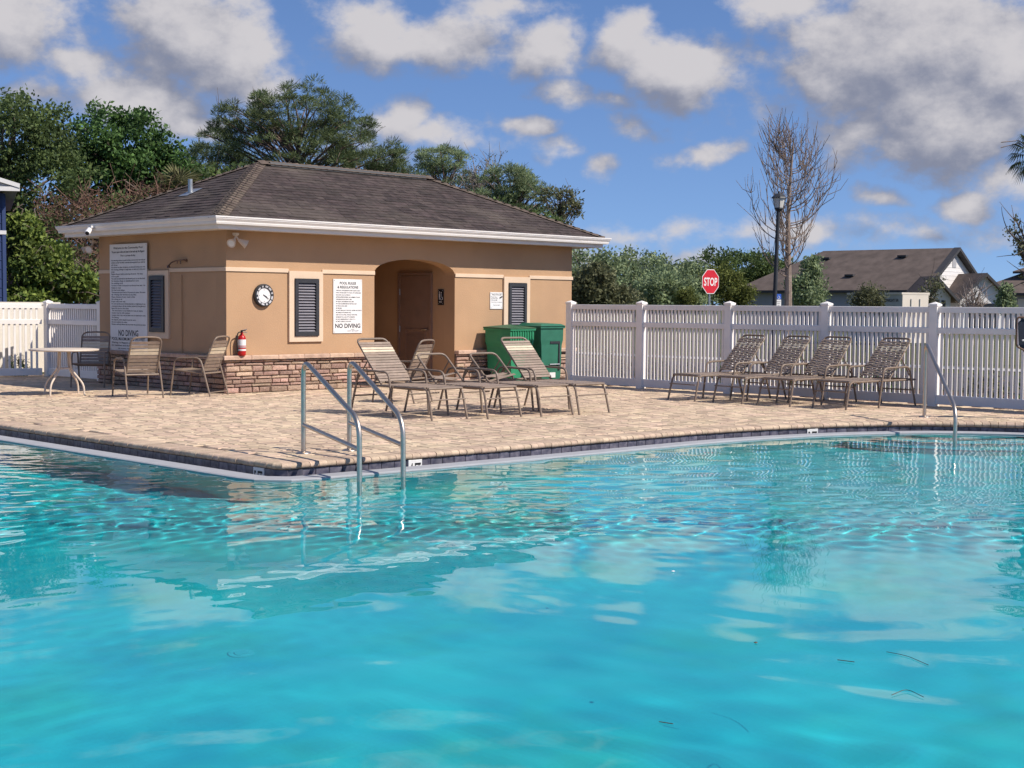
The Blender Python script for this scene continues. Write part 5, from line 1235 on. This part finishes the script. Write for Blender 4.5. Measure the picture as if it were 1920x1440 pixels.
def stop(t, M_, z):
    R_ = .38 / math.cos(R(22.5)); oc = [(R_ * math.cos(R(22.5 + 45 * k)), R_ * math.sin(R(22.5 + 45 * k))) for k in range(8)]
    off = M_ @ Vector((0, 0, .035)); loc = Vector((0, 0, z)) + off; rot = M_.to_euler()
    MB().prism(oc, lambda p, e: (p[0], p[1], .006 * e)).build('plate', SIGNW, t, loc, rot)
    MB().prism([(x * .945, y * .945) for x, y in oc], lambda p, e: (p[0], p[1], .0065 + .002 * e)).build('red_face', mat('stop_red', (.55, .016, .03), .45, .04, 6), t, loc, rot)
    link('lettering', text_mesh([('STOP', 0, -.125, .35, 'CENTER', .60)], SIGNW, .022), t, loc + (M_ @ Vector((0, 0, .0105))), rot)
post_sign('stop_sign', 'red octagonal STOP sign on a steel post over the fence', 1330.5, 528, 44.5, R(47), stop)
BLUE = mat('sign_blue', (.02, .09, .42), .5, .05, 5)
def hc(t, M_, z):
    rot = M_.to_euler(); loc = Vector((0, 0, z)) + (M_ @ Vector((0, 0, .035)))
    MB().box(-.15, .15, .05, .30, 0, .006).build('blue_panel', BLUE, t, loc, rot)
    MB().box(-.15, .15, -.42, .03, 0, .006).build('white_panel', SIGNW, t, loc, rot)
    mb = MB().tube([(-.01, .26, .009), (-.01, .17, .009), (.05, .17, .009), (.08, .09, .009)], .012, 5).tube([(-.01 + .06 * math.cos(a), .13 + .06 * math.sin(a), .009) for a in np.linspace(R(-220), R(20), 12)], .010, 5)
    mb.build('wheelchair_symbol', SIGNW, t, loc, rot)
    link('lettering', text_mesh([('PARKING BY', 0, -.08, .07, 'CENTER', .22), ('PERMIT', 0, -.17, .07, 'CENTER', .2), ('ONLY', 0, -.26, .07, 'CENTER', .15), ('$250 FINE', 0, -.36, .06, 'CENTER', .2)], BLACK), t, loc + (M_ @ Vector((0, 0, .008))), rot)
post_sign('parking_sign', 'blue and white disabled parking sign between lamp post and dead pine', 1459, 563, 68, R(40), hc)

# ------------------------------------------------------------------ houses beyond the fence
ROOF2 = mat('brown_shingle', (.125, .095, .08), .95, .25, 1.5, .004, 60)
SIDING_G = mat('grey_siding', (.36, .355, .37), .8, .06, 2)
SIDING_W = mat('white_siding', (.72, .69, .66), .7, .04, 2)
SIDING_C = mat('cream_siding', (.70, .62, .52), .7, .04, 2)
FASC = mat('dark_fascia', (.05, .048, .05), .6, .1, 4)
GLASSD = mat('dark_glass', (.02, .022, .028), .15, .2, 5)
def local_house(px, D, yaw):
    """frame at the foot of photo column px, D away: e1 = along house to the right, e2 = away, both turned by yaw"""
    b = gnd(px, D, -.05); v = Vector((b.x, b.y, 0)).normalized(); r_ = Vector((v.y, -v.x, 0)); e1 = (r_ * math.cos(yaw) - v * math.sin(yaw)); return b, math.atan2(e1.y, e1.x)
k = 92 / F
b, rz = local_house(1550, 92, R(30))
hs = thing('brown_roof_house', b, 'long grey house with brown shingle roof and white gable beyond the fence', 'house', None, rz)
HL, HW, ez, rz_ = 6.6, 4.1, 2.62, 5.35
MB().box(-HL, HL, 0, 2 * HW, 0, ez).build('wall', SIDING_G, hs)
ov = .45
MB().add([(-HL - ov, -ov, ez), (HL + ov, -ov, ez), (HL + ov, 2 * HW + ov, ez), (-HL - ov, 2 * HW + ov, ez), (-HL + HW * .95, HW, rz_), (HL + ov, HW, rz_)], [(0, 1, 5, 4), (2, 3, 4, 5), (3, 0, 4), (0, 3, 2, 1)]).build('roof', ROOF2, hs)
rf_ = hs.children[-1]
for (x, z) in ((-1.9, 4.75), (3.6, 4.8), (-1.6, 3.75), (1.0, 3.55)):
    yy = (z - ez) / (rz_ - ez) * (HW + ov) - ov; MB().box(x - .3, x + .3, yy - .18, yy + .2, z, z + .12).build('roof_vent', FASC, rf_)
MB().box(-HL - ov, HL + ov, -ov - .02, -ov + .03, ez - .16, ez + .01).build('fascia', FASC, hs)
gw = MB().prism([(-ov + .3, ez), (2 * HW + ov - .3, ez), (HW, rz_ - .22)], lambda p, e: (HL + .02 + .05 * e, p[0], p[1])).build('gable_wall', SIDING_W, hs)
for i in range(9):
    z = ez + .18 + .26 * i; f_ = 1 - (z - ez) / (rz_ - .22 - ez); hw_ = (HW + ov - .3) * f_
    if hw_ > .15: MB().box(HL + .07, HL + .085, HW - hw_ + .05, HW + hw_ - .05, z, z + .02).build('siding_board', SIDING_W, gw)
MB().box(HL + .075, HL + .10, HW - .25, HW + .25, rz_ - 1.25, rz_ - .55).build('gable_vent', SIDING_G, gw)
for s in (0, 1):
    a = (-ov - .05 if s == 0 else 2 * HW + ov + .05)
    MB().add([(HL + .05, a, ez - .05), (HL + ov + .03, a, ez - .05), (HL + ov + .03, HW, rz_ + .03), (HL + .05, HW, rz_ + .03), (HL + .05, a, ez - .25), (HL + ov + .03, a, ez - .25), (HL + ov + .03, HW, rz_ - .17), (HL + .05, HW, rz_ - .17)], [(0, 1, 2, 3), (4, 7, 6, 5), (0, 4, 5, 1), (1, 5, 6, 2), (3, 2, 6, 7), (0, 3, 7, 4)]).build('rake_board', FASC, hs)
# porch gable (cream) and garage gable (white), facing right-front
def gable_wing(parent, x, y, w, d, e_, r_, wall_m, openings):
    """wing with its gable on local -Y: x,y = lower left front corner"""
    MB().box(x, x + w, y, y + d, 0, e_).build('wing_wall', wall_m, parent); ww = parent.children[-1]
    g = MB().prism([(x, e_), (x + w, e_), (x + w / 2, r_)], lambda p, e: (p[0], y - .02 + .04 * e, p[1])).build('wing_gable', wall_m, parent)
    o_ = .35
    for s in (0, 1):
        xa = x - o_ if s == 0 else x + w + o_; sl_ = (r_ - e_) / (w / 2); za = e_ - sl_ * o_
        MB().add([(xa, y - o_, za), (x + w / 2, y - o_, r_), (x + w / 2, y + d, r_), (xa, y + d, za), (xa, y - o_, za - .16), (x + w / 2, y - o_, r_ - .16), (x + w / 2, y + d, r_ - .16), (xa, y + d, za - .16)], [(0, 1, 2, 3), (4, 7, 6, 5), (0, 4, 5, 1), (1, 5, 6, 2), (2, 6, 7, 3), (3, 7, 4, 0)]).build('wing_roof', ROOF2, parent)
        MB().add([(xa, y - o_ - .03, za + .02), (x + w / 2, y - o_ - .03, r_ + .02), (x + w / 2, y - o_ - .03, r_ - .2), (xa, y - o_ - .03, za - .2)], [(0, 1, 2, 3)]).build('rake_board', FASC, parent)
    for (a, b_, z0, z1, m_) in openings:
        MB().box(x + a, x + b_, y - .05, y + .02, z0, z1).build('opening', m_, ww)
b2, rz2 = local_house(1750, 84, R(-30))
pw_ = thing('porch_house', b2, 'cream gabled porch front behind a leafy sapling', 'house', None, rz2)
gable_wing(pw_, -1.10, 0, 2.2, 1.6, 2.35, 3.42, SIDING_C, [(.75, 1.45, 0, 2.0, GLASSD), (1.6, 1.85, 0, 2.0, GLASSD)])
b3, rz3 = local_house(1841, 88, R(-30))
gh = thing('garage_house', b3, 'white gabled garage front with dark open door', 'house', None, rz3)
gable_wing(gh, -1.5, 0, 3.1, 3.5, 2.35, 3.72, SIDING_W, [(.4, 2.5, 0, 1.85, GLASSD)])
for i in range(6):
    z = 2.45 + .19 * i; hw_ = 1.45 * (1 - (z - 2.3) / 1.35); MB().box(.1 - hw_ + .05, .1 + hw_ - .05, -.035, -.02, z, z + .018).build('siding_board', SIDING_W, gh)
b4, rz4 = local_house(1925, 96, R(6))
h4 = thing('brown_roof_house', b4, 'grey two storey house with brown roof at the right edge', 'house', None, rz4)
MB().box(-3.3, 8, 0, 9, 0, 2.65).build('wall', SIDING_G, h4); MB().box(-.6, 8, 2.5, 8, 2.65, 4.15).build('upper_wall', SIDING_G, h4)
MB().add([(-3.9, -.5, 2.6), (8.5, -.5, 2.6), (8.5, 9.5, 2.6), (-3.9, 9.5, 2.6), (-.8, 3.4, 4.0), (8.5, 3.4, 4.0)], [(0, 1, 5, 4), (3, 0, 4), (2, 3, 4, 5)]).build('lower_roof', ROOF2, h4)
MB().add([(-1.2, 2.0, 4.1), (8.5, 2.0, 4.1), (8.5, 8.6, 4.1), (-1.2, 8.6, 4.1), (1.6, 5.2, 5.3), (8.5, 5.2, 5.3)], [(0, 1, 5, 4), (3, 0, 4), (2, 3, 4, 5), (0, 3, 2, 1)]).build('upper_roof', ROOF2, h4)
MB().box(-3.9, 8.5, -.53, -.49, 2.42, 2.6).build('fascia', FASC, h4); MB().box(-1.2, 8.5, 1.96, 2.0, 3.95, 4.1).build('fascia', FASC, h4)
MB().box(-.6, .3, -.06, .02, .9, 2.2).build('window', SIDING_C, h4)
# lettered grey container with a cream door end
b5, rz5 = local_house(1690, 58, R(52))
ct = thing('storage_container', b5, 'grey lettered storage container with cream door end behind the fence', 'container', None, rz5)
CG = mat('container_grey', (.46, .46, .43), .6, .08, 3)
MB().box(-3.6, 0, 0, 1.3, .1, 2.08).build('box', CG, ct); MB().box(-3.65, .06, -.05, 1.35, 2.08, 2.16).build('roof_rim', SIDING_C, ct)
MB().box(.002, .05, .0, 1.3, .1, 2.08).build('door_end', SIDING_C, ct)
for y in (.42, .86): MB().tube([(.07, y, .3), (.07, y, 1.9)], .02, 6).build('lock_rod', CG, ct)
link('lettering', text_mesh([('TOOL MIDNIGHT SR', -1.75, 1.78, .17, 'LEFT', 1.55), ('YEAR DELIVERIES', -1.85, 1.42, .17, 'LEFT', 1.2), ('877-00044', -1.85, 1.22, .17, 'LEFT', .85)], BLACK, .01), ct, (0, -.012, 0), (R(90), 0, 0))
# blue house at the left edge
b6, rz6 = local_house(-40, 37, R(0)); k6 = 37 / F
bh = thing('blue_house', b6, 'blue sided two storey house with white eave at the left edge', 'house', None, rz6)
BLU = mat('blue_siding', (.040, .065, .16), .7, .08, 3)
wr = (8 + 40) * k6; zE = at(10, 355, 37).z
MB().box(-6, wr, 0, 8, 0, zE - .05).build('wall', BLU, bh)
for i in range(16): MB().box(-6, wr + .012, -.012, .0, .2 + .24 * i, .215 + .24 * i).build('siding_board', BLU, bh)
MB().box(wr - .06, wr + .03, -.03, .06, 0, zE - .06).build('corner_trim', BLU, bh)
zt = at(8, 432, 37).z; MB().box(-6, wr + .04, -.04, -.012, zt - .05, zt + .05).build('belt_trim', SIDING_W, bh)
MB().prism([(-6, zE), (wr + .32, zE), (wr + .32, zE + .10), (wr - 1.2, zE + .62), (-6, zE + 2.1)], lambda p, e: (p[0], -.5 + 9 * e, p[1])).build('roof', SIDING_G, bh)
MB().prism([(-6, zE - .09), (wr + .37, zE - .02), (wr + .37, zE + .09), (-6, zE + .04)], lambda p, e: (p[0], -.56 + .06 * e, p[1])).build('eave_board', SIDING_W, bh)
MB().prism([(-6, zE + 2.1), (wr + .37, zE + .06), (wr + .37, zE + .17), (-6, zE + 2.25)], lambda p, e: (p[0], -.58 + .08 * e, p[1])).build('rake_board', SIDING_W, bh)
